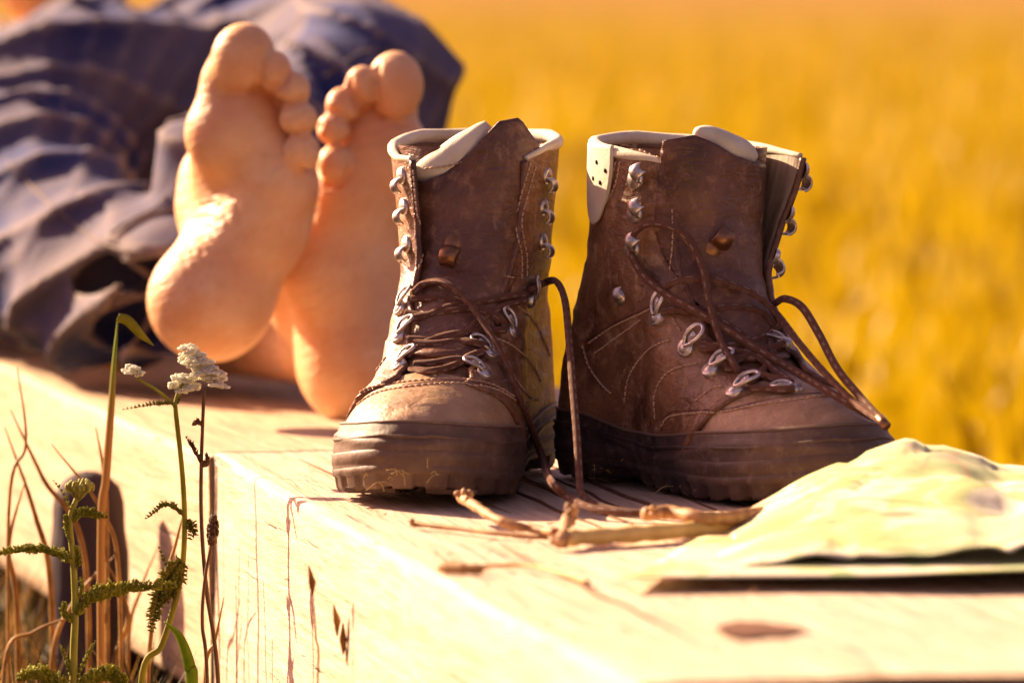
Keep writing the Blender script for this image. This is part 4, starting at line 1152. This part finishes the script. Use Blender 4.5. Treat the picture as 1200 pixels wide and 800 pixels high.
# D: plantain head
D0 = P(243, 810, 3.18); D0.z = -.25; rtD = empty('plantain_stalk', D0); tag(rtD, 'leafless plantain stalk with a small brown cone head', 'plant')
fd = lambda x, y: PL(x, y, 3.18, rtD)
stemto(rtD, [Vector((0, 0, 0)), fd(243, 805), fd(237, 730), fd(240, 680), fd(248, 636)], .0012, .0009, M['stem_brown'])
mb = MB()
for k in range(110):
    f = random.random(); a = random.uniform(0, 6.28); r_ = .0030*math.sin(math.pi*min(1, .12+.86*f))**.6
    c = fd(248.5+1.5*f, 636-32*f); mb.ball(c+Vector((math.cos(a)*r_, math.sin(a)*r_, 0)), (.0009, .0009, .0014), 5, 4)
mb.tube([fd(248.5, 637), fd(250, 606)], [.0022, .0010], 8)
o = mb.build('seed_head', M['stem_brown'], rtD); o['kind'] = 'stuff'
# broad grass blades one can tell apart
t = NT('ageing_blade', .6, .3); v = t.mapping(); sxz = t.N.new('ShaderNodeSeparateXYZ'); t.L.new(v, sxz.inputs[0])
c = t.ramp(t.math('ADD', t.math('MULTIPLY', sxz.outputs[2], 2.0), 0), [(.54, (.42, .24, .08)), (.64, (.20, .26, .015))]); M['blade'] = t.out(c)
tr = t.N.new('ShaderNodeBsdfTranslucent'); t.L.new(c, tr.inputs[0]); mx = t.N.new('ShaderNodeMixShader'); mx.inputs[0].default_value = .4
t.L.new(t.b.outputs[0], mx.inputs[1]); t.L.new(tr.outputs[0], mx.inputs[2]); t.L.new(mx.outputs[0], t.N['Material Output'].inputs[0])
def blade(pts, Y, wd, m, label, name='grass_blade', group=None, cat='grass', base=True):
    b0 = P(pts[0][0], pts[0][1], Y); W0 = [P(x, y, Y+(q[0] if q else 0)) for x, y, *q in pts]
    if base: bb = b0.copy(); bb.z = -.25; W0 = [bb]+W0
    o0 = W0[0].copy(); W_ = catmull([p-o0 for p in W0], 8); n = len(W_); V = []; 
    for i, p in enumerate(W_):
        f = i/(n-1); hw_ = wd*(.35+.65*math.sin(math.pi*min(1, .25+.75*f)))*(1-f**6) ; t_ = (W_[min(i+1, n-1)]-W_[max(i-1, 0)]).normalized()
        s_ = t_.cross(Vector((0, 1, .15))).normalized()
        V += [p-s_*hw_+Vector((0, .0012, 0)), p, p+s_*hw_+Vector((0, .0012, 0))]
    o = mesh_obj(name, V, grid_faces(n, 3), m); o.location = o0; md = o.modifiers.new('thickness', 'SOLIDIFY'); md.thickness = .0003
    if label: tag(o, label, cat, group)
    return o
blade([(118, 640), (124, 560), (130, 480), (134, 420), (138, 372)], 3.40, .0024, M['blade'], 'tall broad grass blade standing left of the white yarrow, bent over at its top')
blade([(225, 820), (222, 780), (210, 745), (192, 728)], 3.2, .0035, M['grass_green'], 'short dark grass blade curling over right of the budding yarrow')
blade([(138, 372, 0), (150, 376, .0), (165, 392, .0), (180, 405, .0)], 3.34, .003, M['leaf_dark'], 'folded-over tip of the tall grass blade', base=False)
gl = 'blurred dry grass blades in front of the far timber'
BL_ = [((10, 600), (30, 520), (20, 430)), ((60, 700), (40, 600), (5, 500)), ((100, 660), (50, 560), (12, 480)), ((125, 640), (122, 560), (112, 500)), ((140, 690), (120, 600), (60, 520)), ((20, 720), (10, 640), (30, 560)), ((150, 760), (165, 690), (185, 640)), ((60, 780), (90, 700), (135, 650)),
       ((175, 760), (205, 640), (215, 600)), ((5, 780), (40, 740), (90, 720)), ((130, 800), (150, 720), (120, 650)), ((240, 800), (252, 750), (262, 700))]
BLAB = ['dry blade at the far left rising above the round post', 'long dry blade at the left leaning left past the post', 'dry blade left of the post leaning to the photo edge', 'thin upright dry blade between post and tall broad blade', 'dry blade starting before the post and leaning left', 'dry blade at the lower left curving back to the right',
 'orange dry blade right of the round post', 'bent dry blade sweeping right across the round post', 'dry blade between the budding and the white yarrow', 'low dry blade at the bottom left leaning right', 'dry blade in front of the post foot', 'short dry blade right of the plantain stalk']
for i, p in enumerate(BL_): blade(p, 3.42+.10*random.random()-.16*(i in (8, 11)), random.uniform(.0008, .0018), M['grass_dry'], BLAB[i], group=gl)
# seed-grass at the timber side casting thin shadows
for (x, h_, lab) in ((372, 690, 'slender grass spike close to the front timber side'), (408, 735, 'branched seed grass close to the front timber side')):
    g0 = P(x, 800, 3.02); g0.x -= .01; g0.z = -.25; rt = empty('seed_grass', g0)
    tag(rt, lab, 'grass'); ff = lambda a, b: P(a, b, g0.y)-g0
    stemto(rt, [Vector((0, 0, 0)), ff(x, 805), ff(x-2, (800+h_)/2), ff(x-6, h_)], .0006, .0005, M['grass_dry'])
    for k in range(3 if h_ > 700 else 1):
        c = ff(x-6+k*7-(7 if h_ > 700 else 0), h_-8+k*22); mb = MB(); mb.tube([c+Vector((0, 0, -.008)), c, c+Vector((.002*(k-1), 0, .009))], [.0004, .0022, .0004], 6); mb.build('spikelet', M['grass_dry'], rt)

# ground cover beside the timber and golden grass of the meadow: uncountable
def tuftfield(name, n, fn, m, hmin, hmax, wd, label, cat='grass'):
    V = []; F = []
    for i in range(n):
        x, y = fn(); h_ = random.uniform(hmin, hmax)*(min(1, .25+(y-6.2)/9) if y > 6.0 else 1); a = random.uniform(0, math.pi); dx, dy = math.cos(a)*wd, math.sin(a)*wd
        lx, ly = random.uniform(-.4, .4)*h_, random.uniform(-.4, .4)*h_; b = len(V); z = -.262
        V += [(x-dx, y-dy, z), (x+dx, y+dy, z), (x+dx*.7+lx*.35, y+dy*.7+ly*.35, z+h_*.6), (x-dx*.7+lx*.35, y-dy*.7+ly*.35, z+h_*.6), (x+lx, y+ly, z+h_)]
        F += [(b, b+1, b+2, b+3), (b+3, b+2, b+4)]
    o = mesh_obj(name, V, F, m, smooth=False); tag(o, label, cat, kind='stuff'); return o
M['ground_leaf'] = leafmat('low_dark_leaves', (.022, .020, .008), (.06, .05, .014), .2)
def side():
    y = random.uniform(3.0, 4.9); xe = -.19-.25*(y-3.49) if y > 3.49 else -.185+(3.49-y)*.205
    return xe-.02-abs(random.gauss(0, .25)), y
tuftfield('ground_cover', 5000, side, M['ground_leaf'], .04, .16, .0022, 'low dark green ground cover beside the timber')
tuftfield('ground_cover', 1600, side, M['grass_dry'], .05, .16, .0016, 'low dry grass mixed in beside the timber')
CL = []
for _ in range(1500):
    y = 5.9+random.random()**1.5*85; CL.append((random.uniform(-.16, .20)*y, y))
def mead():
    c = random.choice(CL); r_ = .012*c[1]; return c[0]+random.gauss(0, r_), c[1]+random.gauss(0, r_*1.5)
tuftfield('meadow_grass', 26000, mead, M['grass_gold'], .04, .20, .011, 'golden sunlit meadow grass beyond the timber')
